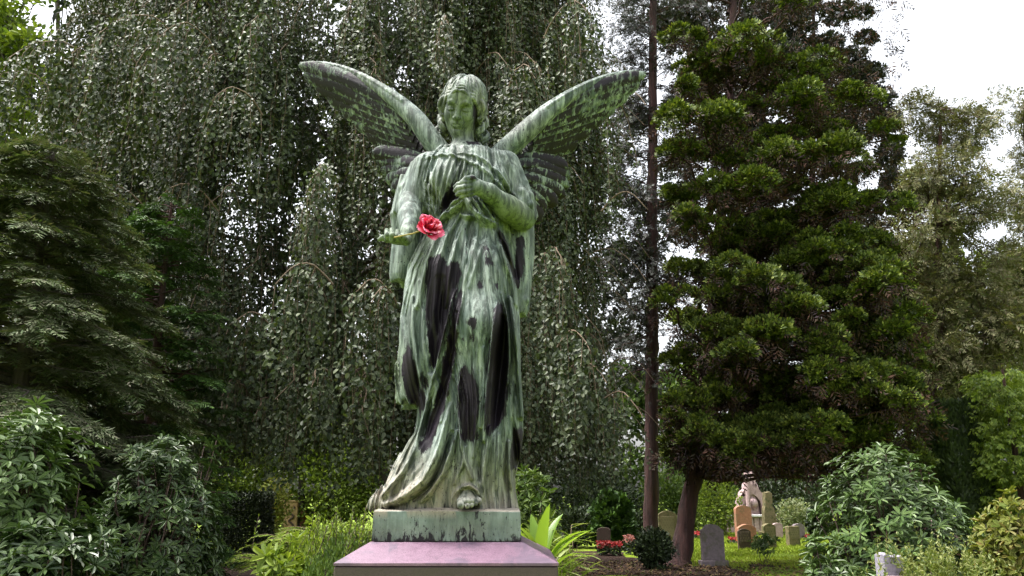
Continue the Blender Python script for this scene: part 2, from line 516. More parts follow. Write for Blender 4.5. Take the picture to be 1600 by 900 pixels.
BARE = poly_mask([
 [(668,404),(692,402),(700,425),(712,410),(722,432),(714,455),(704,495),(694,535),(680,575),(674,585),(671,545),(668,490),(666,440)],
 [(722,450),(724,475),(716,520),(712,560),(704,600),(692,650),(672,700),(655,712),(664,680),(676,640),(688,600),(698,550),(708,510),(714,475)],
 [(781,462),(793,507),(796,579),(790,651),(766,680),(760,692),(762,622),(768,544),(774,500)],
 [(722,572),(732,588),(745,605),(748,640),(744,690),(724,690),(718,640)],
 [(719,640),(745,640),(741,678),(725,684)],
 [(806,665),(818,675),(819,715),(799,740),(796,712)],
 [(640,530),(646,560),(652,600),(654,632),(640,628),(628,600),(626,560),(634,545)],
 [(710,283),(718,300),(714,310),(690,326),(682,326),(694,305)],
 [(734,506),(746,506),(748,516),(738,520),(732,514)],
 [(736,532),(742,532),(741,543),(736,541)],
 [(745,448),(756,446),(760,458),(748,462)], [(772,444),(780,446),(780,458),(772,456)],
 [(759,386),(766,386),(764,410),(758,414)], [(762,406),(768,412),(766,424),(758,424)],
 [(728,385),(734,385),(733,402),(729,404)],
 [(776,352),(786,356),(800,390),(812,430),(806,440),(794,400),(780,372)],
 [(806,358),(820,352),(820,400),(816,432),(808,420)],
 [(660,580),(668,590),(664,640),(655,640)],
 # face and neck
])
BAREF = poly_mask([[(742,176),(756,172),(758,182),(750,196),(742,198),(738,186)], [(732,214),(748,212),(748,234),(733,236)], [(726,214),(734,214),(734,222)]], -.12, 1)*1.4
BAREB = poly_mask([[(760,300),(764,298),(764,303),(760,304)], [(736,279),(744,278),(745,283),(737,284)], [(803,360),(812,362),(808,366)]], -.3, 1)

statue = empty('angel_statue', ORG, 'winged bronze angel with green patina standing on the pink stone pedestal', 'statue')


# ------------------------------------------------------------------ robe
def loft(rows, dy0=0.0, pw=2.0):
    T = np.array([(L(l, v, dy0)[2], L(l, v, dy0)[0], L(r, v, dy0)[0], bf, bb) for v, l, r, bf, bb in rows])
    T = T[np.argsort(T[:, 0])]
    def f(x, y, z):
        zz = z.ravel()
        q = [np.interp(zz, T[:, 0], T[:, i])[None, None, :].astype(np.float32) for i in range(1, 5)]
        cx = (q[0]+q[1])/2; a = (q[1]-q[0])/2
        yy = y-dy0
        b = np.where(yy < 0, q[2], q[3])
        X = (x-cx)/a; Y = yy/b
        F = np.sqrt(X*X+Y*Y)
        g = np.sqrt((X/a)**2+(Y/b)**2)+1e-6
        d = F*(F-1)/g
        d = np.maximum(d, np.maximum(z-T[-1, 0], T[0, 0]-z)*.9)
        return d.astype(np.float32)
    lo = [T[:, 1].min()-.06, -T[:, 3].max()+dy0-.12, T[0, 0]-.03]; hi = [T[:, 2].max()+.06, T[:, 4].max()+dy0+.06, T[-1, 0]+.03]
    return f, lo, hi


main, mlo, mhi = loft([
 (234,706,752,.07,.08),(238,692,768,.105,.11),(244,672,790,.14,.14),(254,656,800,.165,.16),(270,652,806,.18,.17),(300,656,806,.185,.17),(325,668,800,.18,.16),(350,676,794,.17,.16),(380,660,800,.19,.18),
 (405,648,804,.205,.19),(430,640,806,.215,.2),(460,636,809,.225,.21),(500,634,812,.235,.22),(550,636,813,.245,.22),(600,646,814,.25,.22),(640,654,816,.255,.22),
 (680,650,817,.26,.23),(715,636,812,.255,.24),(745,618,805,.25,.25),(768,606,806,.25,.26),(784,600,809,.25,.26),(795,596,811,.25,.26)])
sd = SDF((-.62, -.47, -.03), (.52, .36, 2.06), .0045)
sd.put(main, mlo, mhi)
panel, a_, b_ = loft([(392,650,705,.10,.14),(420,640,700,.13,.15),(460,633,692,.15,.16),(510,627,682,.16,.17),(560,622,672,.165,.17),(605,619,660,.165,.17),(625,620,655,.16,.17),(631,622,652,.155,.165)], .0)
sd.put(panel, a_, b_, .02)
lback, a_, b_ = loft([(246,655,700,.08,.08),(270,636,690,.09,.09),(300,622,680,.1,.1),(340,613,668,.1,.1),(375,617,660,.09,.1),(405,613,652,.09,.1),(432,612,643,.08,.09),(440,614,638,.07,.08)], .10)
sd.put(lback, a_, b_, .02)
rback, a_, b_ = loft([(290,775,815,.09,.1),(335,785,832,.1,.1),(365,790,833,.09,.1),(400,796,832,.09,.1),(430,800,828,.09,.1),(460,803,826,.085,.09),(484,806,824,.075,.08),(490,810,820,.06,.07)], .06)
sd.put(rback, a_, b_, .015)
sd.cone(L(830,405,.05), L(820,470,.0), .018, .024, .01)
sd.cone(L(820,470,.0), L(816,486,.0), .024, .016, .01)
# thigh, knee and shin of the advanced leg pushing the cloth forward
sd.cone(L(752,420,-.16), L(750,505,-.235), .105, .085, .10)
sd.cone(L(750,505,-.235), L(745,640,-.19), .085, .06, .10)
sd.cone(L(690,430,-.12), L(672,560,-.12), .09, .07, .10)
# breasts under the cloth
sd.ell(L(697,283,-.15), (.085, .06, .085), .06)
sd.ell(L(760,285,-.15), (.085, .06, .085), .06)
# train spreading to the viewer's left over the plinth
sd.cone(L(665,720,-.10), L(602,782,-.10), .11, .045, .08)
sd.cone(L(650,750,-.16), L(592,787,-.16), .075, .03, .05)
sd.cone(L(606,760,-.06), L(587,786,-.12), .022, .014, .012)
sd.cone(L(598,772,-.17), L(581,793,-.15), .016, .009, .015)
# relief
sl, (X_, Y_, Z_) = sd.sub((-.62, -.47, -.03), (.52, .10, 2.06))
hh = sample(H, np.broadcast_to(X_, (X_.shape[0], 1, Z_.shape[2]))[:, 0, :], np.broadcast_to(Z_, (X_.shape[0], 1, Z_.shape[2]))[:, 0, :])
fade = np.clip((-.0-Y_)/.11, 0, 1)
sd.D[sl] -= (hh[:, None, :]*fade).astype(np.float32)
# plain folds round the back
sl, (X_, Y_, Z_) = sd.sub((-.62, .0, -.03), (.52, .36, 2.06))
an = np.arctan2(X_, Y_+.0)
sd.D[sl] -= (np.clip(Y_/.1, 0, 1)*(.012*np.sin(an*16+np.sin(Z_*3)*1.2)+.006*np.sin(an*37+Z_*2))).astype(np.float32)*np.clip((2.0-Z_)/.3, 0, 1)
# sleeves
sd.cone(L(790,258,.0), L(816,318,-.05), .085, .07, .05)
sd.chain([L(800,285,-.06), L(815,300,-.10), L(828,320,-.10), L(836,343,-.07)], [.022, .022, .02, .012], .012)
sd.chain([L(806,258,-.03), L(818,285,-.06), L(828,306,-.08), L(838,338,-.05)], [.02, .02, .018, .012], .02)
sd.chain([L(808,290,-.07), L(818,312,-.1), L(826,330,-.1)], [.012, .012, .008], .012)
sd.cone(L(668,262,.0), L(643,325,-.02), .088, .082, .05)
for q in range(5):
    sd.chain([L(668-q*6, 243+q*3, -.05+.015*q), L(655-q*7, 285+q*2, -.075+.02*q), L(648-q*8, 330, -.07+.02*q)], [.010, .013, .010], .02)
sd.chain([L(628,275,.06), L(614,335,.05), L(618,390,.06), L(613,436,.06)], [.012, .014, .014, .012], .02)
sd.chain([L(642,300,.05), L(634,380,.05), L(637,432,.05)], [.012, .016, .012], .02)
# opening round the foot, hollow under the train edge, open neck
sd.ell(L(731,791,-.27), (.058, .09, .044), .012, 'cut')

V, Q = sd.mesh()


def wear(V, front=True):
    x, y, z = V[:, 0], V[:, 1], V[:, 2]
    b = sample(BARE, x, z)*np.clip((.12-y)/.1, 0, 1)
    b += (.12+.20*vnoise(x*10, y*9, z*1.8)+.10*vnoise(x*24, y*20, z*3.))*np.clip((1.75-z)*1.2, .25, 1)
    nz = vnoise(x*6, y*6, z*3)
    alg = np.clip(-x*2.2-.35+.5*nz, 0, 1)*np.clip((1.45-z)/.3, 0, 1)*np.clip((z-.25)/.4, 0, 1)*.9+np.clip(.12*nz, 0, 1)
    tan = np.clip((.34-z)/.3+.35*nz, 0, 1)*.85+np.clip((z-1.25)*.6, 0, .35)*np.clip(nz+.3, 0, 1)
    return b, alg, tan


b, alg, tan = wear(V)
robe = mesh_obj('robe', V, Q, M_PATINA, statue, True, {'bare': b, 'algae': alg, 'tan': tan})

# ------------------------------------------------------------------ body: head, neck, arms, hands in one skin
bd = SDF((-.46, -.47, 1.05), (.46, .22, 2.52), .0032)
bd.cone(L(725,300,.0), L(725,250,.01), .12, .11, .03)
HC = L(723, 167, -.015)
fwd = np.array([-.16, -.86, -.47]); fwd /= np.linalg.norm(fwd)
upv = np.array([.10, -.46, .88]); upv -= fwd*(upv@fwd); upv /= np.linalg.norm(upv)
rt = np.cross(upv, -fwd); rt = np.cross(fwd, upv)*1.0
if rt[0] < 0: rt = -rt
HM = [rt, fwd, upv]
HSC = 1.0


def hp(x, y, z): return HC+HSC*(x*rt+y*fwd+z*upv)


def hr(*r): return [a*HSC for a in r]


MT = np.array(HM).T   # columns = local axes in statue space
bd.ell(hp(0, -.03, .05), hr(.112, .135, .128), 0, 'add', MT)
bd.ell(hp(0, .030, -.045), hr(.078, .092, .125), .05, 'add', MT)
bd.ell(hp(0, .074, -.135), hr(.036, .042, .040), .05, 'add', MT)
for s_ in (-1, 1):
    bd.ell(hp(s_*.05, .066, -.045), hr(.038, .042, .045), .04, 'add', MT)
    bd.ell(hp(s_*.045, .035, -.10), hr(.026, .045, .045), .04, 'add', MT)
bd.ell(hp(0, .098, .045), hr(.07, .022, .05), .03, 'add', MT)
for s_ in (-1, 1):
    bd.ell(hp(s_*.043, .132, -.006), hr(.033, .030, .021), .022, 'cut', MT)
    bd.ell(hp(s_*.043, .088, -.010), hr(.026, .026, .020), .006, 'add', MT)
    # upper lid, its lower rim and the brow
    bd.chain([hp(s_*.018, .106, -.010), hp(s_*.032, .114, -.013), hp(s_*.050, .112, -.016), hp(s_*.066, .098, -.016)], [.003, .0048, .0048, .003], .004)
    bd.chain([hp(s_*.020, .104, -.022), hp(s_*.042, .108, -.029), hp(s_*.062, .096, -.024)], [.002, .003, .002], .005)
    bd.chain([hp(s_*.014, .116, .020), hp(s_*.040, .117, .032), hp(s_*.066, .100, .026)], [.007, .008, .005], .014)
bd.cone(hp(0, .110, .022), hp(0, .146, -.052), .0095, .0145, .018)
bd.ell(hp(0, .146, -.055), hr(.015, .014, .012), .008, 'add', MT)
for s_ in (-1, 1):
    bd.ell(hp(s_*.016, .130, -.058), hr(.011, .014, .010), .008, 'add', MT)
    bd.ell(hp(s_*.009, .146, -.068), hr(.0045, .008, .005), .003, 'cut', MT)
bd.ell(hp(0, .112, -.092), hr(.036, .020, .022), .02, 'add', MT)
bd.chain([hp(-.028, .112, -.093), hp(-.008, .127, -.087), hp(0, .126, -.089), hp(.008, .127, -.087), hp(.028, .112, -.093)], [.004, .0065, .006, .0065, .004], .006)
bd.chain([hp(-.022, .113, -.103), hp(0, .124, -.107), hp(.022, .113, -.103)], [.004, .0085, .004], .006)
bd.chain([hp(-.032, .118, -.0955), hp(0, .137, -.097), hp(.032, .118, -.0955)], [.0022, .0026, .0022], .003, None, 'cut')
bd.ell(hp(0, .122, -.121), hr(.02, .012, .006), .012, 'cut', MT)
bd.ell(hp(0, .106, -.142), hr(.022, .018, .017), .02, 'add', MT)
for s_ in (-1, 1): bd.ell(hp(s_*.115, -.02, -.02), hr(.014, .03, .04), .01, 'add', MT)
# neck and collar
bd.cone(hp(0, -.04, -.05), L(724, 246, .02), .056, .068, .03)
bd.cone(L(724,244,.02), L(690,252,.02), .06, .05, .06)
bd.cone(L(724,244,.02), L(785,252,.02), .06, .06, .06)
bd.cone(L(712,232,-.05), L(728,244,-.09), .012, .010, .03)
bd.cone(L(748,226,-.03), L(733,244,-.09), .012, .010, .03)
# viewer's-left arm: forearm comes forward, palm up
bd.cone(L(660,270,.0), L(642,322,-.03), .07, .066, .03)
bd.chain([L(641,318,-.04), L(640,340,-.14), L(637,366,-.27)], [.068, .061, .040], .03)
bd.ell(L(629,375,-.30), (.050, .045, .026), .03)
bd.ell(L(615,374,-.33), (.042, .040, .020), .025)
bd.ell(L(634,377,-.34), (.026, .03, .024), .02)
bd.chain([L(636,378,-.35), L(631,372,-.39), L(625,369,-.41)], [.018, .015, .011], .008)
for pts in ([(622,374,-.36),(622,368,-.38),(621,361,-.37)], [(613,375,-.36),(613,367,-.385),(612,359,-.37)], [(605,374,-.35),(605,367,-.37),(604,360,-.355)], [(604,375,-.33),(598,371,-.34),(593,374,-.335)]):
    bd.chain([L(*p) for p in pts], [.0155, .0140, .0118], .006)
# viewer's-right arm across the breast
bd.cone(L(800,275,.0), L(817,338,-.05), .07, .072, .03)
bd.chain([L(815,340,-.055), L(792,325,-.15), L(764,301,-.255), L(748,293,-.285)], [.074, .069, .046, .040], .03)
bd.ell(L(742,292,-.29), (.040, .026, .038), .03)
for pts, r0 in (([(740,284,-.30),(727,285,-.335),(716,288,-.325),(711,292,-.305)], .0148), ([(740,290,-.30),(726,292,-.34),(715,294,-.33),(711,298,-.305)], .0150),
                ([(740,296,-.30),(728,299,-.335),(718,300,-.325),(714,304,-.30)], .0142), ([(740,302,-.29),(730,305,-.32),(722,306,-.31),(719,309,-.29)], .0125)):
    bd.chain([L(*p) for p in pts], [r0, r0*.97, r0*.88, r0*.76], .004)
bd.chain([L(748,286,-.29), L(738,278,-.32), L(728,279,-.335), L(722,284,-.335)], [.018, .0165, .0145, .011], .006)
V, Q = bd.mesh()
x, y, z = V.T
bb_ = np.maximum(sample(BAREF, x, z)*(z > 1.75)*(y < 0), sample(BAREB, x, z)*(z < 1.75))+.12*vnoise(x*12, y*12, z*6)
nz = vnoise(x*7, y*7, z*7)
face = np.exp(-(((V-hp(0, .06, -.05))/.12)**2).sum(1))
alg = np.clip(1.0*face+.2*nz, 0, 1)*.9+np.clip((1.72-z)/.12, 0, 1)*(x > .05)*.75+np.clip((1.50-z)/.08, 0, 1)*(x < 0)*.5
mesh_obj('body', V, Q, M_PATINA, statue, True, {'bare': bb_, 'algae': np.clip(alg, 0, 1), 'tan': np.clip(nz, 0, 1)*.2})

# ------------------------------------------------------------------ hair
hd = SDF(hp(0, 0, 0)-.34, hp(0, 0, 0)+.30, .0032)
hd.ell(hp(0, -.045, .055), hr(.128, .142, .132), 0, 'add', MT)
# combed strands over the crown
sl, (X_, Y_, Z_) = hd.sub(hp(0, 0, 0)-.34, hp(0, 0, 0)+.30)
p0, p1, p2 = X_-HC[0], Y_-HC[1], Z_-HC[2]
lx = rt[0]*p0+rt[1]*p1+rt[2]*p2; ly = fwd[0]*p0+fwd[1]*p1+fwd[2]*p2; lz = upv[0]*p0+upv[1]*p1+upv[2]*p2
th = np.arctan2(ly+.10, np.abs(lx)+.02)
hd.D[sl] -= (.0065*np.abs(np.sin(th*17+2.0*np.sin(lz*20)))-.003+.003*np.sin(th*47+lz*30)-.012*np.exp(-(lx/.010)**2)).astype(np.float32)
# free the face
hd.ell(hp(0, .135, -.035), hr(.088, .12, .135), .01, 'cut', MT)
hd.put(lambda x, y, z: (-(.060+(fwd[0]*(x-HC[0])+fwd[1]*(y-HC[1])+fwd[2]*(z-HC[2]))*0)+np.abs(rt[0]*(x-HC[0])+rt[1]*(y-HC[1])+rt[2]*(z-HC[2]))*.8+(upv[0]*(x-HC[0])+upv[1]*(y-HC[1])+upv[2]*(z-HC[2]))*.7-(fwd[0]*(x-HC[0])+fwd[1]*(y-HC[1])+fwd[2]*(z-HC[2])-.05)*.6).astype(np.float32), hp(0, 0, 0)-.3, hp(0, 0, 0)+.3, .01, 'cut')
for s_ in (-1, 1):
    # waves rolled back from the parting
    for i in range(5):
        pts = []; rad = []
        for q in range(22):
            t = q/21
            wv = .0065*math.sin(t*15+i*.9)
            xx = s_*(.004+(.106+.008*i)*math.sin(t*1.5)+wv*.3)
            yy = .112-.019*i-(.125-.012*i)*t**1.9+wv*.4
            zz = .094+.0135*i-(.125+.012*i)*t**1.5+wv
            pts.append(hp(xx, yy, zz)); rad.append(.0075+.0055*math.sin(math.pi*min(1, t*1.05)))
        hd.chain(pts, rad, .0015)
    hd.ell(hp(s_*.108, -.01, -.005), hr(.030, .055, .055), .01, 'add', MT)
    for i in range(4):
        pts = [hp(s_*(.108+.026*math.cos(a)), .032-.022*i+.006*math.sin(3*a), -.005+.052*math.sin(a)) for a in np.linspace(1.3, -1.5, 12)]
        hd.chain(pts, [.011]*12, .0015)
    # side hair falling to the shoulders in ringlets
    for (x0, y0, z0, x1, y1, z1, tr, ph, rr) in ((.112, -.005, -.03, .118, .01, -.155, 1.8, 0., .018), (.122, -.045, -.02, .148, -.015, -.20, 2.3, 2., .022), (.100, -.06, -.06, .125, -.035, -.215, 2.6, 4., .024)):
        pts = []; rad = []
        for q in range(40):
            t = q/39; a = ph+tr*2*math.pi*t
            pts.append(hp(s_*(x0+(x1-x0)*t+rr*math.cos(a)*(.4+.6*t)), y0+(y1-y0)*t+rr*math.sin(a)*(.4+.6*t), z0+(z1-z0)*t))
            rad.append(.0145-.003*t)
        hd.chain(pts, rad, .004)
        pts2 = [p+np.array([.006*s_, .004, -.016]) for p in pts]
        hd.chain(pts2, [.0085]*40, .004)
hd.ell(hp(0, -.10, -.07), hr(.105, .06, .13), .03, 'add', MT)
for q in range(6):  # loose curl on the viewer's-left shoulder
    pass
hd.chain([L(690,228,-.08), L(684,234,-.10), L(690,240,-.115), L(698,236,-.12), L(696,229,-.11), L(703,228,-.10), L(708,236,-.11)], [.010, .012, .012, .011, .010, .009, .007], .004)
V, Q = hd.mesh()
x, y, z = V.T; nz = vnoise(x*8, y*8, z*8)
mesh_obj('hair', V, Q, M_PATINA, statue, True, {'bare': .1*nz, 'algae': np.zeros(len(V)), 'tan': np.clip(.35+nz*.5, 0, 1)*.55})

# ------------------------------------------------------------------ foot on the plinth
ft = SDF(L(728,782,-.3)-np.array([.14, .2, .14]), L(728,782,-.3)+np.array([.14, .3, .16]), .003)
ft.chain([L(733,745,-.12), L(731,762,-.22), L(729,776,-.30)], [.055, .052, .036], .03)
ft.ell(L(729,783,-.335), (.052, .05, .024), .03)
base_z = .0
for i, (u, v, r_, ln) in enumerate(((719,790,.0185,.0),(729.5,791,.0125,.006),(736.5,789.5,.0115,.004),(743,787.5,.0108,.0),(749,784.5,.0100,-.008))):
    p = L(u, v, -.37+.012*i); q = L(727+(u-727)*.7, v-8, -.325+.008*i)
    p = p+np.array([0, -.025, 0]); ft.chain([q, p+np.array([0, .018, .010]), p], [r_*.95, r_*1.02, r_*.98], .0025)
    ft.ell(p+np.array([0, -r_*.75, .004]), (r_*.55, .003, r_*.5), .002)
V, Q = ft.mesh(); V = V+np.array([0, .055, 0])
mesh_obj('foot', V, Q, M_PATINA, statue, True, {'bare': .15*vnoise(*(V.T*14)), 'algae': np.zeros(len(V)), 'tan': np.full(len(V), .5)})


# ------------------------------------------------------------------ wings
def bez(p, n):
    p = [np.asarray(a, float) for a in p]; t = np.linspace(0, 1, n)[:, None]
    if len(p) == 3: return (1-t)**2*p[0]+2*t*(1-t)*p[1]+t*t*p[2]
    return (1-t)**3*p[0]+3*t*(1-t)**2*p[1]+3*t*t*(1-t)*p[2]+t**3*p[3]


def feather(mb, pts, W, nrm, th=.010, camber=.25, n=30, m=11, tip=.22, droop=0.0):
    c = bez(pts, n); s_ = np.linspace(0, 1, n)
    w = W*np.clip(.55+.45*np.minimum(1, s_/.35), 0, 1)
    k = np.clip((s_-(1-tip))/tip, 0, 1); w = w*np.sqrt(np.maximum(1-k**2.2, 0))+.0006
    tg = np.gradient(c, axis=0); tg /= np.linalg.norm(tg, axis=1, keepdims=True)
    nn = np.asarray(nrm, float); side = np.cross(nn, tg); side /= np.linalg.norm(side, axis=1, keepdims=True)
    nv = np.cross(tg, side)
    vv = np.linspace(-1, 1, m)
    top = []; bot = []
    for j, q in enumerate(vv):
        barb = .0007*np.sin(s_*58+abs(q)*7)*(abs(q) > .12)*(1-k)
        cam = camber*w*(q*q)*-1.0
        rach = .006*math.exp(-(q/.10)**2)*(1-s_)**.5
        e = th*(1-abs(q)**3)*.5
        base = c+side*(q*w)[:, None]+nv*(cam)[:, None]
        top.append(base+nv*(e+rach+barb)[:, None]); bot.append(base-nv*(e+rach)[:, None])
    V = np.concatenate([np.stack(top, 1).reshape(-1, 3), np.stack(bot, 1).reshape(-1, 3)])
    i, j = np.meshgrid(np.arange(n-1), np.arange(m-1), indexing='ij')
    q = np.stack([i*m+j, i*m+j+1, (i+1)*m+j+1, (i+1)*m+j], -1).reshape(-1, 4)
    o = n*m
    q2 = (q+o)[:, ::-1]
    e1 = np.stack([np.arange(n-1)*m, np.arange(1, n)*m, np.arange(1, n)*m+o, np.arange(n-1)*m+o], 1)
    e2 = np.stack([np.arange(n-1)*m+m-1, np.arange(n-1)*m+m-1+o, np.arange(1, n)*m+m-1+o, np.arange(1, n)*m+m-1], 1)
    mb.add(V, np.concatenate([q, q2, e1, e2]))
    ed = np.maximum(np.abs(vv)[None, :]**4, (k**2)[:, None]*.8)+.35*np.exp(-(vv/.14)**2)[None, :]
    mb.edge = getattr(mb, 'edge', [])+[ed.ravel(), ed.ravel()]


def wing(sgn, arm, prim, sec, covert, inner):
    """sgn +1 = viewer's right; all spots (u, v, dy)"""
    mb = MB()
    nrm = np.array([.25*-sgn, -.86, -.42]); nrm /= np.linalg.norm(nrm)
    for k, (r0, c0, t0, w) in enumerate(prim):
        feather(mb, [L(*r0), L(*c0), L(*t0)], w, nrm, .012, .22, 36, 11, .2)
    for (r0, c0, t0, w) in sec: feather(mb, [L(*r0), L(*c0), L(*t0)], w, nrm, .012, .3, 26, 11, .3)
    for (r0, c0, t0, w) in inner: feather(mb, [L(*r0), L(*c0), L(*t0)], w, nrm, .010, .35, 20, 9, .35)
    V1 = np.concatenate(mb.v); ED = np.concatenate(mb.edge)
    wg = mb.build('wing', M_PATINA, statue, True, world=False)
    n1 = len(V1); nz = vnoise(V1[:, 0]*5, V1[:, 1]*5, V1[:, 2]*9)
    hi = np.clip((V1[:, 2]-1.55)/.2, 0, 1)
    for k, a in (('bare', np.where(V1[:, 2] > 1.62, .74+.34*nz, (.10 if sgn > 0 else .26)+.30*nz)-np.where(V1[:, 2] > 1.62, .44, .55)*ED), ('algae', np.clip(.4+nz, 0, 1)*.6), ('tan', np.zeros(n1))):
        q = wg.data.attributes.new(k, 'FLOAT', 'POINT'); q.data.foreach_set('value', a.astype(np.float32))
    # the arm of the wing with its small overlapping feathers
    P = np.array([L(u, v, d) for u, v, d, r in arm]); rad = np.array([r for *_, r in arm])
    lo = P.min(0)-.12; hi_ = P.max(0)+.12
    g = SDF(lo, hi_, .0042)
    # resample the arm smoothly
    tt = np.linspace(0, 1, len(P)); ts = np.linspace(0, 1, 40)
    def sm(a): 
        z_ = np.interp(ts, tt, a)
        for _ in range(4): z_[1:-1] = (z_[:-2]+2*z_[1:-1]+z_[2:])/4
        return z_
    Pc = np.stack([sm(P[:, i]) for i in range(3)], 1); rc = sm(rad)
    for i in range(len(Pc)-1): g.cone(Pc[i], Pc[i+1], rc[i], rc[i+1], .012)
    for i in range(15):
        a0 = 13+i*1.35; r_ = rc[int(a0)]
        for row in (0, 1):
            ix = np.clip(np.array([a0, a0+1.6, a0+3.4, a0+5.2])+row*.7, 0, 39); ii = ix.astype(int)
            off = np.array([0, -.55, .80]) if row == 0 else np.array([0, -.95, .25])
            g.chain([Pc[j]+off*rc[j]*q for j, q in zip(ii, (.70, .95, .98, .80))], np.array([.55, .9, .75, .35])*.30*r_, .004)
    V, Q = g.mesh()
    nz = vnoise(*(V.T*6))
    mesh_obj('leading_edge', V, Q, M_PATINA, wg, True, {'bare': .12+.22*nz, 'algae': np.zeros(len(V)), 'tan': np.clip(nz, 0, 1)*.2})
    return wg


def lerp(a, b, t): return tuple(a[i]+(b[i]-a[i])*t for i in range(len(a)))


# viewer's-right wing
armR = [(772,250,.06,.060),(800,226,.05,.062),(830,198,.06,.058),(852,178,.09,.052),(880,157,.13,.040),(915,136,.19,.030),(950,121,.25,.022),(985,113,.31,.014),(1008,114,.35,.008)]
tipsR = [(1009,117,.36),(1000,130,.36),(984,147,.36),(964,164,.355),(944,182,.35),(924,202,.345),(904,222,.34),(880,240,.33)]
primR = []
for k, tp in enumerate(tipsR[::-1]):
    f = 1-k/7.
    r0 = lerp((858,178,.11), (812,250,.17), f)
    c0 = lerp((925,130,.21), (850,240,.26), f)
    primR.append((r0, c0, (tp[0], tp[1], tp[2]-.012*k*0+.0), .068 if 0 < k < 7 else .05))
# the long feathers lie in front of one another towards the leading edge
primR = [((a[0], a[1], a[2]+.03-.006*i), (b[0], b[1], b[2]+.02-.007*i), (c[0], c[1], c[2]-.008*i), w) for i, (a, b, c, w) in enumerate(primR)]
secT = [(846,348,.17),(852,332,.2),(872,320,.23),(884,306,.25),(890,291,.26),(892,276,.26),(888,262,.25)]
secR = [(lerp((800,300,.08), (806,250,.10), i/6), lerp((822,322,.12), (850,256,.16), i/6), (t_[0], t_[1], t_[2]-.014*i), .062) for i, t_ in enumerate(secT)]
innR = [((800,262,.06), (826,258,.10), (856,262,.16), .05), ((802,280,.05), (826,282,.09), (852,288,.15), .045), ((802,298,.05), (822,304,.09), (842,312,.13), .04)]
covR = []
for i in range(9):   # ridges of small feathers on top of the arm
    u = 836+i*9; v = 178-i*6.6
    covR.append(([(u-12, v+8, .045+i*.011), (u, v-4, .05+i*.012), (u+16, v-12, .065+i*.013), (u+30, v-18, .10+i*.014)], .0125-.0007*i))
covR += [([(838,205,.03), (846,196,.04), (851,184,.055), (853,172,.07)], .016)]
wing(1, armR, primR, secR, covR, innR)
# viewer's-left wing
armL = [(696,246,.06,.058),(676,222,.05,.060),(654,190,.06,.056),(632,168,.09,.050),(604,146,.13,.040),(570,124,.19,.030),(536,108,.25,.023),(502,100,.31,.016),(470,99,.35,.009)]
tipsL = [(466,102,.36),(474,116,.36),(490,132,.36),(510,150,.355),(532,170,.35),(553,190,.345),(572,208,.34),(590,226,.33)]
primL = []
for k, tp in enumerate(tipsL[::-1]):
    f = 1-k/7.
    r0 = lerp((628,172,.11), (664,245,.17), f)
    c0 = lerp((556,118,.21), (626,228,.26), f)
    primL.append((r0, c0, tp, .070 if 0 < k < 7 else .05))
primL = [((a[0], a[1], a[2]+.03-.006*i), (b[0], b[1], b[2]+.02-.007*i), (c[0], c[1], c[2]-.008*i), w) for i, (a, b, c, w) in enumerate(primL)]
secT = [(632,330,.17),(622,314,.2),(611,298,.23),(602,282,.25),(594,265,.26),(588,251,.26),(580,238,.25)]
secL = [(lerp((665,300,.08), (662,250,.10), i/6), lerp((645,310,.12), (622,248,.16), i/6), (t_[0], t_[1], t_[2]-.014*i), .062) for i, t_ in enumerate(secT)]
innL = [((664,262,.06), (644,256,.10), (616,254,.16), .05), ((662,276,.05), (640,272,.09), (618,274,.15), .045)]
covL = []
for i in range(9):
    u = 640-i*9; v = 172-i*6.4
    covL.append(([(u+12, v+8, .045+i*.011), (u, v-4, .05+i*.012), (u-16, v-12, .065+i*.013), (u-30, v-17, .10+i*.014)], .0125-.0007*i))
covL += [([(646,196,.03), (634,190,.04), (626,178,.055), (622,166,.07)], .016)]
wing(-1, armL, primL, secL, covL, innL)

# ------------------------------------------------------------------ bronze plinth
pc = at(698, 822, YS-.30)
mb = MB()
NX = 60
top_f = np.array([at(585+228*i/NX, 795+4*math.sin(i/NX*5+1)-2*math.exp(-((i-22)/3)**2)*-1, YS-.30)[[0, 2]] for i in range(NX+1)])
x0, x1 = at(583, 822, YS-.30)[0], at(813, 822, YS-.30)[0]
zb, zt = at(698, 847, YS-.30)[2], 1.525
hw = (x1-x0)/2; cx = (x0+x1)/2
# block with a slightly uneven cast top
V = []; F = []
ny = 24
for j in range(ny+1):
    for i in range(NX+1):
        xx = x0+(x1-x0)*i/NX; yy = YS-.30+.62*j/ny
        zz = zt-.004+.010*vnoise(np.array(xx*9), np.array(yy*9), np.array(.5))-.006*(j == 0)
        V.append((xx+(.004 if i == 0 else -.004 if i == NX else 0), yy+(.004 if j == 0 else 0), float(zz)))
m = NX+1
for j in range(ny):
    for i in range(NX): F.append([j*m+i, j*m+i+1, (j+1)*m+i+1, (j+1)*m+i])
mb.add(np.array(V), F)
Vf = []; Ff = []
peri = [(i, 0) for i in range(NX+1)]+[(NX, j) for j in range(1, ny+1)]+[(i, ny) for i in range(NX-1, -1, -1)]+[(0, j) for j in range(ny-1, 0, -1)]
k = len(peri); lv = [zt-.012, zt-.05, zt-.1, zb+.012, zb+.004]
for (i, j) in peri: Vf.append(V[j*m+i])
for li, zz in enumerate(lv):
    for (i, j) in peri:
        p = V[j*m+i]; o = .004 if li in (0,) else .006 if li < 3 else .008
        dx = -o if i == 0 else o if i == NX else 0; dy = -o if j == 0 else o if j == ny else 0
        Vf.append((p[0]+dx, p[1]+dy, min(zz, p[2]-.004) if li == 0 else zz))
for li in range(len(lv)):
    for q in range(k): Ff.append([li*k+q, (li+1)*k+q, (li+1)*k+(q+1) % k, li*k+(q+1) % k])
mb.add(np.array(Vf), Ff)
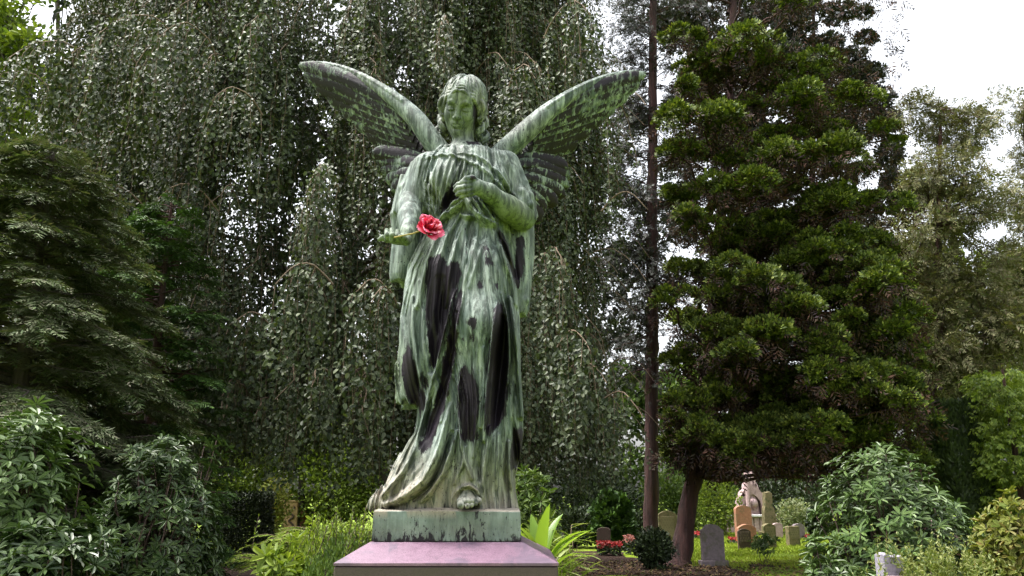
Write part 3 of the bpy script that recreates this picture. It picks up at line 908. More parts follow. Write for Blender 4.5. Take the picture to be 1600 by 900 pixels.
VV = np.concatenate(mb.v)
nz = vnoise(VV[:, 0]*14, VV[:, 1]*14, VV[:, 2]*14)
low = np.clip((zb+.035-VV[:, 2])/.03, 0, 1)
pl = mesh_obj('plinth', VV-ORG, [f.astype(np.int32) for f in mb.f], M_PATINA2, statue, False,
              {'bare': .16+.42*low+.25*nz, 'algae': np.zeros(len(VV)), 'tan': np.where(VV[:, 2] > zt-.013, .85, .12*(1+nz))})

# ------------------------------------------------------------------ stone pedestal
t = NT('polished_red_granite'); tc = t.n('TexCoord'); P = tc.outputs['Object']
sp = t.n('TexVoronoi', {'Vector': P, 'Scale': 420.0})
c = t.ramp(sp.outputs['Color'], [(.2, (.055, .027, .045)), (.5, (.125, .066, .107)), (.8, (.19, .110, .160))])
n1 = t.noise(P, 6, 6, .7, .5)
c = t.mix(t.ramp(n1, [(.51, 0), (.60, .85)]), c, (.04, .03, .055))
c = t.mix(.35, c, t.ramp(t.noise(P, 18, 5, .6, 0, (1, 3, .4)), [(.35, (.085, .046, .072)), (.65, (.19, .115, .165))]))
M_GRANITE = t.done(t.bsdf(c, t.math('MULTIPLY_ADD', n1, .3, .30), t.bump(n1, .05, .003)))
t = NT('dark_dull_granite'); tc = t.n('TexCoord'); P = tc.outputs['Object']
sp = t.n('TexVoronoi', {'Vector': P, 'Scale': 520.0})
c = t.ramp(sp.outputs['Color'], [(.2, (.018, .010, .012)), (.8, (.065, .040, .044))])
c = t.mix(t.ramp(t.noise(P, 9, 6, .7), [(.4, 0), (.7, .6)]), c, (.035, .028, .020))
M_GRANITE2 = t.done(t.bsdf(c, .5, t.bump(t.noise(P, 160, 3), .2, .002)))

YF = YS-.47
gz1 = at(698, 880, YF)[2]
gx0, gx1 = at(521, 880, YF)[0], at(873, 880, YF)[0]
ped = empty('stone_pedestal', (cx, YS, 0), 'polished pink granite pedestal with sloping top and dark sides, under the bronze angel', 'pedestal')
D2 = YS+.01; yb = YS+.49
A = [(x0-.012, YS-.312, zb), (x1+.012, YS-.312, zb), (x1+.012, YS+.332, zb), (x0-.012, YS+.332, zb)]
B = [(gx0, YF, gz1), (gx1, YF, gz1), (gx1, yb, gz1), (gx0, yb, gz1)]
mb = MB()
mb.add(np.array(A+B+[(p[0], p[1], gz1-.012) for p in B]), [[0, 1, 2, 3]]+[[i, 4+i, 4+(i+1) % 4, (i+1) % 4] for i in range(4)]+[[4+i, 8+i, 8+(i+1) % 4, 4+(i+1) % 4] for i in range(4)])
mb.build('sloping_cap', M_GRANITE, ped)
mb = MB(); mb.box(((gx0+gx1)/2, (YF+yb)/2, (gz1-.014)/2+.01), (gx1-gx0-.004, yb-YF-.004, gz1-.034), 0, 1, .006)
mb.build('shaft', M_GRANITE2, ped)
mb = MB(); mb.box(((gx0+gx1)/2, (YF+yb)/2, .12), (gx1-gx0+.3, yb-YF+.3, .24), 0, 1, .02)
mb.build('base_step', M_GRANITE2, ped)

# ------------------------------------------------------------------ the rose lying in the open hand
M_PETAL = None
t = NT('rose_petal'); geo = t.n('NewGeometry')
pk = t.n('Attribute', attribute_name='rim').outputs['Fac']
c = t.ramp(geo.outputs['Random Per Island'], [(.1, (.28, .0015, .006)), (.5, (.38, .003, .014)), (.85, (.42, .008, .065))])
c = t.mix(t.math('POWER', pk, 5.0), c, (.80, .25, .42))
b = t.bsdf(c, .5); 
tl = t.n('BsdfTranslucent', {'Color': (.7, .02, .06)})
M_PETAL = t.done(t.n('MixShader', {0: .2, 1: b.outputs[0], 2: tl.outputs[0]}))
M_STEM = simple_mat('dry_stem', (.16, .13, .04), (.30, .24, .08), 30)
rc = L(671, 355, -.46)
rose = empty('rose', ORG+rc, 'red and pink rose lying in the open hand of the bronze angel', 'rose')
ax = np.array([.45, -.75, .35]); ax /= np.linalg.norm(ax)
e1 = np.cross(ax, [0, 0, 1]); e1 /= np.linalg.norm(e1); e2 = np.cross(ax, e1)
mb = MB(); rim = []
k = 0
for ring, (cnt, rad, lean, hgt, wd) in enumerate(((3, .010, .02, .044, .020), (4, .020, .10, .048, .028), (4, .032, .24, .052, .042), (5, .044, .45, .054, .050), (5, .052, .80, .052, .056))):
    for i in range(cnt):
        a0 = 2*math.pi*(i/cnt)+ring*.7+random.uniform(-.2, .2)
        n, m = 9, 9; V = []
        sc_ = random.uniform(.9, 1.12); le = lean+random.uniform(-.12, .12)
        for p in range(n):
            tp = p/(n-1)
            for q in range(m):
                s_ = q/(m-1)*2-1
                ww = wd*math.sqrt(max(0.02, 1-max(0, (tp-.60)/.40)**2.2))*(.30+.70*min(1, tp*1.6))
                an = a0+s_*ww/max(rad*.6+.012+tp*.018, .012)*.8
                out = rad*.35+tp*hgt*math.sin(le)+.010*max(0, tp-.72)*3*(lean > .3)+.004*math.sin(s_*5+i)
                up = -.028+tp*hgt*sc_*math.cos(le)*1.25-.014*max(0, tp-.8)*4*(lean > .3)
                V.append(rc+ax*up+e1*out*math.cos(an)+e2*out*math.sin(an)); rim.append(max(tp**3, abs(s_)**4*tp))
        F = [[p*m+q, p*m+q+1, (p+1)*m+q+1, (p+1)*m+q] for p in range(n-1) for q in range(m-1)]
        mb.add(np.array(V)*1.0, F)
VV = np.concatenate(mb.v)
VV = rc+(VV-rc)*1.25
mesh_obj('petals', VV-rc, [f.astype(np.int32) for f in mb.f], M_PETAL, rose, True, {'rim': rim})
mb = MB(); mb.tube([L(616,371,-.40), L(630,368,-.44), L(645,365,-.45), L(656,361,-.45), rc-ax*.03], [.004, .004, .0042, .005, .008], 8)
mb.build('stem', M_STEM, rose, True, world=False)
rose.children[-1].data.transform(Matrix.Translation(Vector(-rc)))
# ================================================================== plant building blocks (numpy)
def unit(a): return a/(np.linalg.norm(a, axis=-1, keepdims=True)+1e-9)


def rdir(n): return unit(rng.normal(size=(n, 3)))


def leaves(P, A, N, Ln, Wd, fold=.18, curl=.12, mid=.42):
    """oval blades: 6 verts, 2 quads along the midrib. P base, A axis, N face normal"""
    n = len(P); A = unit(A); S = unit(np.cross(A, N)); N = np.cross(S, A)
    Ln = np.broadcast_to(Ln, (n,))[:, None]; Wd = np.broadcast_to(Wd, (n,))[:, None]
    f = N*Wd*fold
    V = np.stack([P, P+A*Ln*(mid-.16)+S*Wd*.45+f, P+A*Ln*(mid+.30)+S*Wd*.42+f-N*Ln*curl*.4, P+A*Ln-N*Ln*curl,
                  P+A*Ln*(mid+.30)-S*Wd*.42+f-N*Ln*curl*.4, P+A*Ln*(mid-.16)-S*Wd*.45+f], 1).reshape(-1, 3)
    b = (np.arange(n)*6)[:, None]
    F = np.concatenate([b+np.array([[0, 1, 2, 3]]), b+np.array([[0, 3, 4, 5]])])
    return V, F


def rhombs(P, A, N, Ln, Wd, mid=.5):
    n = len(P); A = unit(A); S = unit(np.cross(A, N))
    Ln = np.broadcast_to(Ln, (n,))[:, None]; Wd = np.broadcast_to(Wd, (n,))[:, None]
    V = np.stack([P, P+A*Ln*mid+S*Wd*.5, P+A*Ln, P+A*Ln*mid-S*Wd*.5], 1).reshape(-1, 3)
    return V, np.arange(n*4).reshape(-1, 4)


def joinvf(parts):
    o = 0; VV = []; FF = []
    for V, F in parts:
        VV.append(V); FF.append(F+o); o += len(V)
    return np.concatenate(VV), np.concatenate(FF).astype(np.int32)


def clump_leaves(C, rad, n, Ln, Wd, up=.5, flat=1.0, droop=0.0, shell=.4):
    """leaves filling blobs: C (k,3) centres, rad (k,) radii, n per blob"""
    k = len(C); rad = np.broadcast_to(rad, (k,))
    d = rdir(k*n); r = (shell+(1-shell)*rng.random(k*n))*np.repeat(rad, n)
    off = d*r[:, None]; off[:, 2] *= flat
    P = np.repeat(C, n, 0)+off
    A = unit(d+.8*rdir(k*n)+np.array([0, 0, -droop])); N = unit(d*.6+np.array([0, 0, up])+.5*rdir(k*n))
    return leaves(P, A, N, Ln*rng.uniform(.7, 1.25, k*n), Wd*rng.uniform(.7, 1.2, k*n))


def fan_sprays(P, A, N, size, fingers=5, spread=1.0, wd=.34):
    """flat fans of scale foliage: each spray is a hand of short fingers"""
    n = len(P); A = unit(A); S = unit(np.cross(A, N)); N = unit(np.cross(S, A))
    out = []
    size = np.broadcast_to(size, (n,))
    for k in range(fingers):
        a = (k/(fingers-1)-.5)*2*spread
        ang = a+rng.normal(0, .12, n)
        ax = A*np.cos(ang)[:, None]+S*np.sin(ang)[:, None]+N*rng.normal(.05, .22, n)[:, None]
        st = P+ax*(size*.12)[:, None]
        nn = N+.35*rdir(n)
        out.append(rhombs(st, ax, nn, size*rng.uniform(.75, 1.1, n)*(1-.28*abs(a)), size*wd*rng.uniform(.8, 1.2, n), .62))
    return joinvf(out)


def needle_sprays(P, A, N, size, pairs=7, wd=.05, droop=.25):
    """flat drooping sprays of a hemlock or spruce: a spine with side twigs"""
    n = len(P); A = unit(A); S = unit(np.cross(A, N)); N = unit(np.cross(S, A))
    size = np.broadcast_to(size, (n,)); out = []
    for k in range(pairs):
        t = (k+.6)/pairs
        base = P+A*(size*t)[:, None]-np.array([0, 0, 1.0])*(size*droop*t*t)[:, None]
        ln = size*(.55*(1-t)**.8+.10)
        for s in (-1, 1):
            ax = A*.62+S*s*.85+rng.normal(0, .12, (n, 3))-np.array([0, 0, .22])
            out.append(rhombs(base, ax, N+.25*rdir(n), ln*rng.uniform(.8, 1.2, n), size*wd*rng.uniform(.8, 1.3, n), .45))
    tip = P+A*(size*.8)[:, None]-np.array([0, 0, 1.0])*(size*droop*.64)[:, None]
    out.append(rhombs(tip, A-np.array([0, 0, .3]), N, size*.3, size*wd*1.2, .4))
    return joinvf(out)


def whorls(P, A, Ln, Wd, k=9, pitch=.25):
    """rosettes of oblong leaves round a shoot tip"""
    n = len(P); A = unit(A)
    S = unit(np.cross(A, np.array([.31, .17, .9]))); T = np.cross(A, S)
    out = []
    for j in range(k):
        an = 2*math.pi*j/k+rng.normal(0, .18, n)+rng.random(n)*.0
        el = rng.normal(pitch, .22, n)
        ax = (S*np.cos(an)[:, None]+T*np.sin(an)[:, None])*np.cos(el)[:, None]+A*np.sin(el)[:, None]
        nn = A*np.cos(el)[:, None]-(S*np.cos(an)[:, None]+T*np.sin(an)[:, None])*np.sin(el)[:, None]
        out.append(leaves(P+ax*.008, ax, nn+.12*rdir(n), Ln*rng.uniform(.8, 1.2, n), Wd*rng.uniform(.85, 1.15, n), .16, .16, .5))
    return joinvf(out)


def trunk_mesh(mb, pts, rad, n=12, rough=.08, seg=.25):
    pts = np.asarray(pts, float); rad = np.asarray(rad, float)
    d = np.concatenate([[0], np.cumsum(np.linalg.norm(np.diff(pts, axis=0), axis=1))])
    k = max(4, int(d[-1]/seg)); s = np.linspace(0, d[-1], k)
    p = np.stack([np.interp(s, d, pts[:, i]) for i in range(3)], 1); r = np.interp(s, d, rad)
    for _ in range(2): p[1:-1] = (p[:-2]+2*p[1:-1]+p[2:])/4
    p[:, :2] += rng.normal(0, 1, (k, 2))*r[:, None]*.06
    mb.tube(p, r*(1+rng.normal(0, .03, k)), n, rough)


def limb(mb, a, b, ra, rb, sag=0.0, n=6, seg=8, wob=.05):
    t = np.linspace(0, 1, seg)[:, None]
    p = np.asarray(a)+(np.asarray(b)-np.asarray(a))*t
    L_ = np.linalg.norm(np.asarray(b)-np.asarray(a))
    p[:, 2] += sag*np.sin(t[:, 0]*math.pi)
    p[1:-1] += rng.normal(0, wob*L_*.3, (seg-2, 3))
    mb.tube(p, ra+(rb-ra)*t[:, 0], n, .06)
    return p


def plant(name, loc, label, cat, group=None): return empty(name, loc, label, cat, group)


# bark and foliage materials
def bark_mat(name, c1, c2, sc=9):
    t = NT(name); tc = t.n('TexCoord'); P = tc.outputs['Object']
    a = t.noise(P, sc, 6, .65, .4, (1, 1, .12)); b = t.noise(P, 3.0, 4, .6)
    c = t.ramp(a, [(.32, c1), (.66, c2)])
    c = t.mix(t.ramp(b, [(.5, 0), (.72, .6)]), c, (c2[0]*.6, c2[1]*.85, c2[2]*.5))
    return t.done(t.bsdf(c, .9, t.bump(a, 1.0, .07)))


M_BARK_RED = bark_mat('reddish_bark', (.008, .0035, .0035), (.070, .027, .024))
M_BARK_GREY = bark_mat('grey_brown_bark', (.02, .016, .016), (.085, .065, .055))
M_TWIG = simple_mat('pale_twig', (.08, .055, .04), (.17, .125, .085), 14, .85)
M_TWIG_DARK = simple_mat('dark_twig', (.03, .02, .018), (.085, .055, .045), 14, .9)
M_BEECH = leaf_mat('beech_leaf', [(.018, .030, .011), (.034, .052, .017), (.058, .080, .029), (.028, .040, .020), (.085, .102, .050)], .5, .20, .30, .45)
M_HEMLOCK = leaf_mat('grey_needle_foliage', [(.048, .080, .024), (.095, .12, .055), (.15, .16, .10), (.065, .11, .024), (.115, .108, .072)], .6, .12, .3, .9)
M_YEW = leaf_mat('yew_foliage', [(.020, .048, .010), (.040, .085, .016), (.065, .13, .022)], .55, .15, .3, .9)
M_HINOKI = leaf_mat('cypress_spray', [(.026, .044, .009), (.060, .092, .015), (.12, .165, .026), (.038, .060, .012), (.19, .225, .04)], .6, .15, .25, .6)
M_HINOKI_DRY = leaf_mat('cypress_dry_inner_spray', [(.030, .016, .012), (.065, .032, .022), (.04, .035, .02), (.03, .02, .025)], .8, .05, .15, .6)
M_DARKCON = leaf_mat('dark_conifer_spray', [(.022, .030, .020), (.040, .048, .034), (.035, .030, .034)], .6, .1, .3, .5)
M_PINE = leaf_mat('olive_pine_needles', [(.075, .075, .034), (.12, .12, .052), (.16, .16, .07), (.10, .075, .045), (.09, .11, .038)], .6, .2, .25, .5)
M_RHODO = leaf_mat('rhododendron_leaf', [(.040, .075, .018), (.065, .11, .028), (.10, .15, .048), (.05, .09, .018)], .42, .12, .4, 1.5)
M_RHODO_SHADE = leaf_mat('shade_tinted_rhododendron_leaf', [(.020, .044, .010), (.035, .064, .015), (.052, .085, .022)], .42, .10, .4, 1.5)  # same leaf darkened: shade on the left bushes is put into the colour
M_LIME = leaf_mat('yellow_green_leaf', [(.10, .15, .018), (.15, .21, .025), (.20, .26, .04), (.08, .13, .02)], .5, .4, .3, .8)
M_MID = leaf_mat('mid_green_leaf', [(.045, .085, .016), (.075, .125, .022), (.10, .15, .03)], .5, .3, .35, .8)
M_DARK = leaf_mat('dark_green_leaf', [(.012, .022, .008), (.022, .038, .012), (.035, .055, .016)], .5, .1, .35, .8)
M_GOLD = leaf_mat('golden_shrub_leaf', [(.13, .15, .025), (.18, .19, .04), (.09, .13, .02), (.16, .13, .03)], .55, .3, .3, 1.2)
M_PALE = leaf_mat('variegated_pale_leaf', [(.22, .25, .12), (.30, .33, .18), (.12, .17, .06)], .5, .3, .3, 1.2)
# ================================================================== WEEPING BEECH behind the angel
BX, BY = -3.7, 17.2
beech = empty('weeping_beech', (BX, BY, 0), 'huge weeping beech with hanging curtains of small grey green leaves behind the bronze angel', 'tree')
mb = MB()
trunk_mesh(mb, [(-1.3, BY+1, -.2), (-1.5, BY+1, 3), (-1.9, BY+.9, 7), (-2.4, BY+.8, 13)], [.55, .42, .28, .12], 16)
limbs_ends = []
for i in range(22):
    an = rng.uniform(0, 2*math.pi); h0 = rng.uniform(4, 11); r_ = rng.uniform(2.0, 4.2)
    a = np.array([BX, BY, h0]); b = a+np.array([math.cos(an)*r_, math.sin(an)*r_*.8, rng.uniform(.5, 2.2)])
    limb(mb, a, b, .11*(1-h0/18), .03, .5, 7, 9, .08); limbs_ends.append(b)
mb.build('trunk', M_BARK_GREY, beech, True)

tw = MB(); LP = []; LA = []; LN = []; LS = []
def shower(p0, out, reach, ns, lmin, lmax, zmin, dens=.05, big=1.0, spread=.55):
    """a bough that arches outwards from p0 and the strands that hang from it"""
    out = unit(np.array([out[0], out[1], 0.0])); sd_ = np.array([-out[1], out[0], 0])
    t = np.linspace(0, 1, 9)
    arc = p0+np.outer(t*reach, out)+np.outer(reach*(.38*np.sin(t*2.4)-.45*t**2.4), [0, 0, 1])+np.outer(rng.normal(0, .05*reach, 9)*t, sd_)
    tw.tube(arc, np.linspace(.016, .006, 9)*big, 5)
    for s in range(ns):
        f = rng.random()**.8
        k = f*8; i0 = min(int(k), 7); p = arc[i0]+(arc[i0+1]-arc[i0])*(k-i0)
        ln = rng.uniform(lmin, lmax)*(1.1-.35*f)
        ln = min(ln, p[2]-zmin+rng.normal(0, .15))
        if beyond(p-[0, 0, ln*.3]): continue
        if ln < .25: continue
        side = rng.normal(0, spread)
        o = unit(out*rng.uniform(.2, .9)+sd_*side); rr = rng.uniform(.10, .5)*reach*.55
        m = max(3, int(ln/.22)); s_ = np.linspace(0, ln, m)
        e = 1-np.exp(-s_/.45)
        path = p+np.outer(rr*e, o)+np.outer(-s_+.22*rr*np.sin(np.minimum(s_/.5, math.pi)), [0, 0, 1])
        path[:, :2] += np.cumsum(rng.normal(0, .018, (m, 2)), 0)
        if rng.random() < .6: tw.tube(path, np.linspace(.0055, .0025, m), 3)
        q = int(ln/dens)
        u_ = np.sort(rng.random(q))*ln
        P = np.stack([np.interp(u_, s_, path[:, i]) for i in range(3)], 1)
        sg = np.where(np.arange(q) % 2 == 0, 1.0, -1.0)[:, None]
        hd_ = unit(np.cross(o, [0, 0, 1.0]))
        side_v = sg*hd_*rng.uniform(.3, .9, (q, 1))+rng.normal(0, .35, (q, 3))
        A = side_v+np.array([0, 0, -.75])+o*.2
        LP.append(P+rng.normal(0, 1, (q, 3))*[.055, .055, .03]); LA.append(A)
        LN.append(o*.75+np.array([0, 0, .65])+rng.normal(0, .45, (q, 3))); LS.append(np.full(q, rng.uniform(.85, 1.15)))


def beyond(p):
    '''the crown ends here on its right side (its outline in the photo)'''
    b = (p[2]-EYE)*SP+p[1]*CP
    u = 800+FOC*p[0]/b; v = 450-FOC*((p[2]-EYE)*CP-p[1]*SP)/b
    return u > np.interp(v, [-100, 0, 200, 350, 480, 600, 700, 780], [1010, 985, 950, 912, 915, 950, 985, 1000])+rng.normal(0, 14)


def dome(an, z):
    """outline of the crown: distance from the axis at height z, seen from the camera at an = -90 deg"""
    k = math.sqrt(max(0.02, 1-(max(z-3.5, 0)/15.5)**2))
    return np.array([BX+5.7*k*math.cos(an), BY+4.9*k*math.sin(an), z])


for i in range(540):       # front of the dome
    an = R(rng.uniform(-178, -2)); z = rng.uniform(2.6, 15.0)
    if vnoise(np.array(math.cos(an)*2.1+9), np.array(z*.42), np.array(.5)) < -.42: continue
    s = rng.uniform(.70, 1.0)
    p = dome(an, z); c = np.array([BX, BY, z]); p = c+(p-c)*s
    shower(p, p-c+rng.normal(0, .5, 3), rng.uniform(.8, 1.7), 15, 1.2, 3.8, rng.uniform(1.7, 2.4), .042)
for i in range(190):       # inner and rear curtains
    an = R(rng.uniform(-180, 180)); z = rng.uniform(3.0, 15); s = rng.uniform(.3, .7)
    if math.sin(an) > 0: s = rng.uniform(.5, .95)
    p = dome(an, z); c = np.array([BX, BY, z]); p = c+(p-c)*s
    shower(p, p-c, rng.uniform(.8, 1.6), 14, 1.4, 3.4, 2.0, .05)
# boughs the photo shows well in front of the rest: (u, v, Y, direction, reach, strands, length)
for u, v, Y, dx, rch, ns, ln in ((160,120,11.5,-.8,1.3,26,2.2),(300,95,11.6,-.6,1.5,30,2.6),(345,100,11.2,-.4,1.2,26,2.4),(100,160,11.8,-.9,1.2,26,2.4),(230,120,11.4,-.7,1.2,26,2.6),
        (410,180,11.0,-.5,.9,16,1.8),(520,445,10.2,-.9,.8,14,1.6),(615,468,10.0,-.6,.7,14,2.2),(620,475,10.0,-.3,.6,14,2.2),(870,545,10.4,.5,.7,16,1.6),(880,590,10.6,.7,.7,16,1.3),(930,640,11.0,.8,.8,16,1.2),
        (530,300,11.2,-.2,.9,20,2.2),(790,150,11.5,.4,1.0,18,1.8),(850,60,11.6,.5,1.2,22,2.2),(930,180,11.8,.8,1.0,18,2.0),(340,330,11.3,-.6,1.0,24,2.4),(430,520,10.8,-.5,.8,20,1.6),(700,80,11.4,0,1.0,20,1.4),
        (230,330,11.6,-.7,1.0,24,2.4),(520,600,10.6,-.2,.6,18,1.2),(840,420,11.2,.4,.8,22,2.4),(940,330,11.8,.9,.8,14,1.8)):
    shower(at(u, v, Y), np.array([dx, -.8, 0]), rch, ns, ln*.5, ln, 1.8, .034, 1.0, .7)
P = np.concatenate(LP); A = np.concatenate(LA); N = np.concatenate(LN); S = np.concatenate(LS)
keep = P[:, 2] > 1.55
P, A, N, S = P[keep], A[keep], N[keep], S[keep]
print('beech leaves', len(P))
V, F = leaves(P, A, N, .074*S*rng.uniform(.7, 1.2, len(P)), .052*S, .10, .10)
mesh_obj('crown', V, F.astype(np.int32), M_BEECH, beech, False, None, True)
tw.build('hanging_twigs', M_TWIG, beech, True)

# ================================================================== conifers on the left
def conifer(name, base, h, rmax, label, mat, n_br, spray, sp_per_m, zmin=.3, group=None, droop=.35, top_pow=.8, trunk_r=.12, bark=None, pairs=7, wd=.05, az=(0, 360), kind='needle', cat='tree'):
    o = empty(name, base, label, cat, group)
    b0 = np.array(base, float); mb = MB(); P = []; A = []
    trunk_mesh(mb, [b0+[0, 0, -.1], b0+[.05, 0, h*.5], b0+[0, .05, h]], [trunk_r, trunk_r*.65, .015], 10)
    for i in range(n_br):
        f = (i+rng.random())/n_br; z = zmin+(h-zmin)*f
        ln = rmax*((1-f)**top_pow)*rng.uniform(.65, 1.1)+.15
        an = R(rng.uniform(*az)); d = np.array([math.cos(an), math.sin(an), 0])
        k = 7; t = np.linspace(0, 1, k)
        p = b0+np.outer(t*ln, d)+np.outer(z+ln*(.22*t-droop*t*t), [0, 0, 1])
        p[1:] += rng.normal(0, .03*ln, (k-1, 3))
        mb.tube(p, np.linspace(.028*(1-f)+.008, .004, k), 5)
        m = max(3, int(ln*sp_per_m)); tt = .15+.85*rng.random(m)**.7
        q = np.stack([np.interp(tt, t, p[:, j]) for j in range(3)], 1)
        sd_ = np.array([-d[1], d[0], 0])
        P.append(q); A.append(d*rng.uniform(.35, 1, (m, 1))+sd_*rng.normal(0, .75, (m, 1))+np.array([0, 0, -.15])+rng.normal(0, .15, (m, 3)))
    P = np.concatenate(P); A = np.concatenate(A)
    N = np.array([0, 0, 1.0])+.35*rdir(len(P))+.25*unit(P-b0-[0, 0, h*.4])
    sz = spray*rng.uniform(.65, 1.25, len(P))
    V, F = needle_sprays(P, A, N, sz, pairs, wd, .30) if kind == 'needle' else fan_sprays(P, A+[0, 0, .35], N, sz)
    mb.build('trunk', bark or M_BARK_GREY, o, True)
    mesh_obj('crown', V, F, mat, o, False, None, True)
    return o


p = at(30, 560, 8.2)
conifer('hemlock_tree', (p[0], 8.2, 0), 5.35, 2.15, 'grey green hemlock with drooping feathery branches at the left edge', M_HEMLOCK, 290, .23, 64, .5, None, .42, .62, .12, None, 7, .060)
p = at(245, 500, 10.2)
conifer('yew_tree', (p[0], 10.2, 0), 5.4, 1.25, 'bright green yew with upturned sprays between the hemlock and the weeping beech', M_YEW, 160, .20, 44, .6, None, .20, .6, .1, M_BARK_RED, 7, .08)

# ------------------------------------------------------------------ cypress with cloud-like pads, leaning trunk
CY = 20.0
c0 = ground_at(1062, 882); CY = c0[1]
cyp = empty('cloud_cypress', c0, 'tall cypress with leaning dark trunk and cloud-like bright green pads of foliage', 'tree')
mb = MB()
tr = [at(1060, 889, CY), at(1064, 874, CY), at(1075, 800, CY), at(1086, 735, CY), at(1096, 660, CY+.1), at(1108, 560, CY+.2), at(1122, 400, CY+.3), at(1134, 250, CY+.4), at(1142, 100, CY+.4), at(1150, -80, CY+.5), at(1155, -200, CY+.5)]
trunk_mesh(mb, tr, [.40, .255, .205, .185, .17, .16, .15, .13, .11, .08, .03], 14)
trp = np.array(tr)
PADS = [(1100,195,75,22),(1180,75,90,26),(1130,245,70,20),(1062,238,34,14),(1190,245,60,20),(1290,240,70,22),(1340,150,50,22),(1250,160,60,20),(1385,212,30,16),(1150,300,60,18),(1235,115,60,20),(1090,120,50,18),
 (1160,440,75,30),(1270,400,80,32),(1335,425,55,26),(1400,500,42,30),(1200,545,100,30),(1130,520,50,24),(1102,612,44,26),(1078,655,30,22),(1240,612,70,26),(1335,605,85,34),(1210,655,60,26),(1365,660,60,30),(1290,680,60,24),
 (1140,690,80,24),(1082,705,36,20),(1430,562,30,22),(1290,470,90,34),(1390,440,46,26),(1180,480,80,26),(1340,520,70,28),(1250,340,80,26),(1330,310,70,26),(1385,320,40,22),(1180,370,80,24),(1090,420,40,20),(1100,350,40,18),
 (1420,620,40,26),(1180,696,60,14),(1260,700,50,14),(1105,712,44,15),(1218,708,44,18),(1150,722,26,10),(1345,728,50,18),(1075,676,30,16),(1330,715,60,20),(1395,715,40,20),(1060,560,24,18),(1050,470,24,16),(1290,560,70,26),(1395,575,50,26)]
def fill(poly, n, ru, rv, jit=.3):
    '''n blob spots inside a polygon of the photo'''
    q = np.array(poly, float); out = []
    while len(out) < n:
        u, v = rng.uniform(q[:, 0].min(), q[:, 0].max()), rng.uniform(q[:, 1].min(), q[:, 1].max())
        ins = False
        for i in range(len(q)):
            a, b = q[i], q[i-1]
            if (a[1] > v) != (b[1] > v) and u < (b[0]-a[0])*(v-a[1])/(b[1]-a[1])+a[0]: ins = not ins
        if ins: out.append((u, v, ru*rng.uniform(1-jit, 1+jit), rv*rng.uniform(1-jit, 1+jit)))
    return out


PADS = [(u, v, ru, rv, -1) for u, v, ru, rv in PADS]
PADS += [(*a, 0) for a in fill([(1085,360),(1250,350),(1400,400),(1440,560),(1430,690),(1300,700),(1120,690),(1070,640),(1095,500)], 46, 38, 24)]
PADS += [(*a, 0) for a in fill([(1050,60),(1100,-40),(1250,-40),(1370,180),(1390,340),(1060,340)], 46, 24, 11)]
P = []; A = []; Nn = []; Sz = []; Pd = []; Ad = []
for (u, v, ru, rv, fr) in PADS:
    Y = CY+(rng.uniform(-2.6, -.3) if fr else rng.uniform(-1.8, 1.6))
    c = at(u, v, Y); k = Y/FOC/.95
    if v < 350 and fr: ru *= .85; rv *= .85
    rx, rz = ru*k*1.05, rv*k*1.1; ry = rx*.8
    ti = trp[np.argmin(np.abs(trp[:, 2]-(c[2]-.4)))]
    limb(mb, [ti[0], ti[1], max(c[2]-.7, 2)], c-[0, 0, rz*.5], .05, .018, -.1, 5, 8, .06)
    # several lumps per pad
    for j in range(max(3, int(ru/7))):
        cc = c+np.array([rng.uniform(-1, 1)*rx*.8, rng.uniform(-1, 1)*ry*.8, rng.uniform(-.6, .6)*rz])
        r = rng.uniform(.22, .42)*min(1, rx)+.12
        n = int(100*r/.4)+40
        d = rdir(n); d[:, 2] = np.abs(d[:, 2])*1.0-.15
        rad_ = r*(.55+.45*rng.random((n, 1)))
        P.append(cc+d*rad_*[1, 1, .75]); A.append(d+[0, 0, .15]+.35*rdir(n)); Nn.append(np.cross(unit(d+.2), rdir(n))+[0, -.25, .6]); Sz.append(np.full(n, .125)*rng.uniform(.7, 1.25, n))
        m = n//9; d = rdir(m); Pd.append(cc-[0, 0, r*.35]+d*r*.7*[1, 1, .5]); Ad.append(d-[0, 0, .3])
P = np.concatenate(P); A = np.concatenate(A); Nn = np.concatenate(Nn); Sz = np.concatenate(Sz)
V, F = fan_sprays(P, A, Nn, Sz, 6, 1.15, .36)
mesh_obj('crown', V, F, M_HINOKI, cyp, False, None, True)
Pd = np.concatenate(Pd); Ad = np.concatenate(Ad)
# dead brown inner twigs through the whole crown
q = 2200
uu = rng.uniform(1060, 1410, q); vv = rng.uniform(-40, 590, q); Y = CY+rng.uniform(.2, 2.6, q)
Pi = np.array([at(a, b, c) for a, b, c in zip(uu, vv, Y)])
Pd = np.concatenate([Pd, Pi]); Ad = np.concatenate([Ad, rdir(q)-[0, 0, .3]])
V, F = needle_sprays(Pd, Ad, rdir(len(Pd))+[0, 0, .5], .36*rng.uniform(.6, 1.2, len(Pd)), 4, .085)
mesh_obj('dry_inner_sprays', V, F, M_HINOKI_DRY, cyp, False, None, True)
mb.build('trunk', M_BARK_RED, cyp, True)

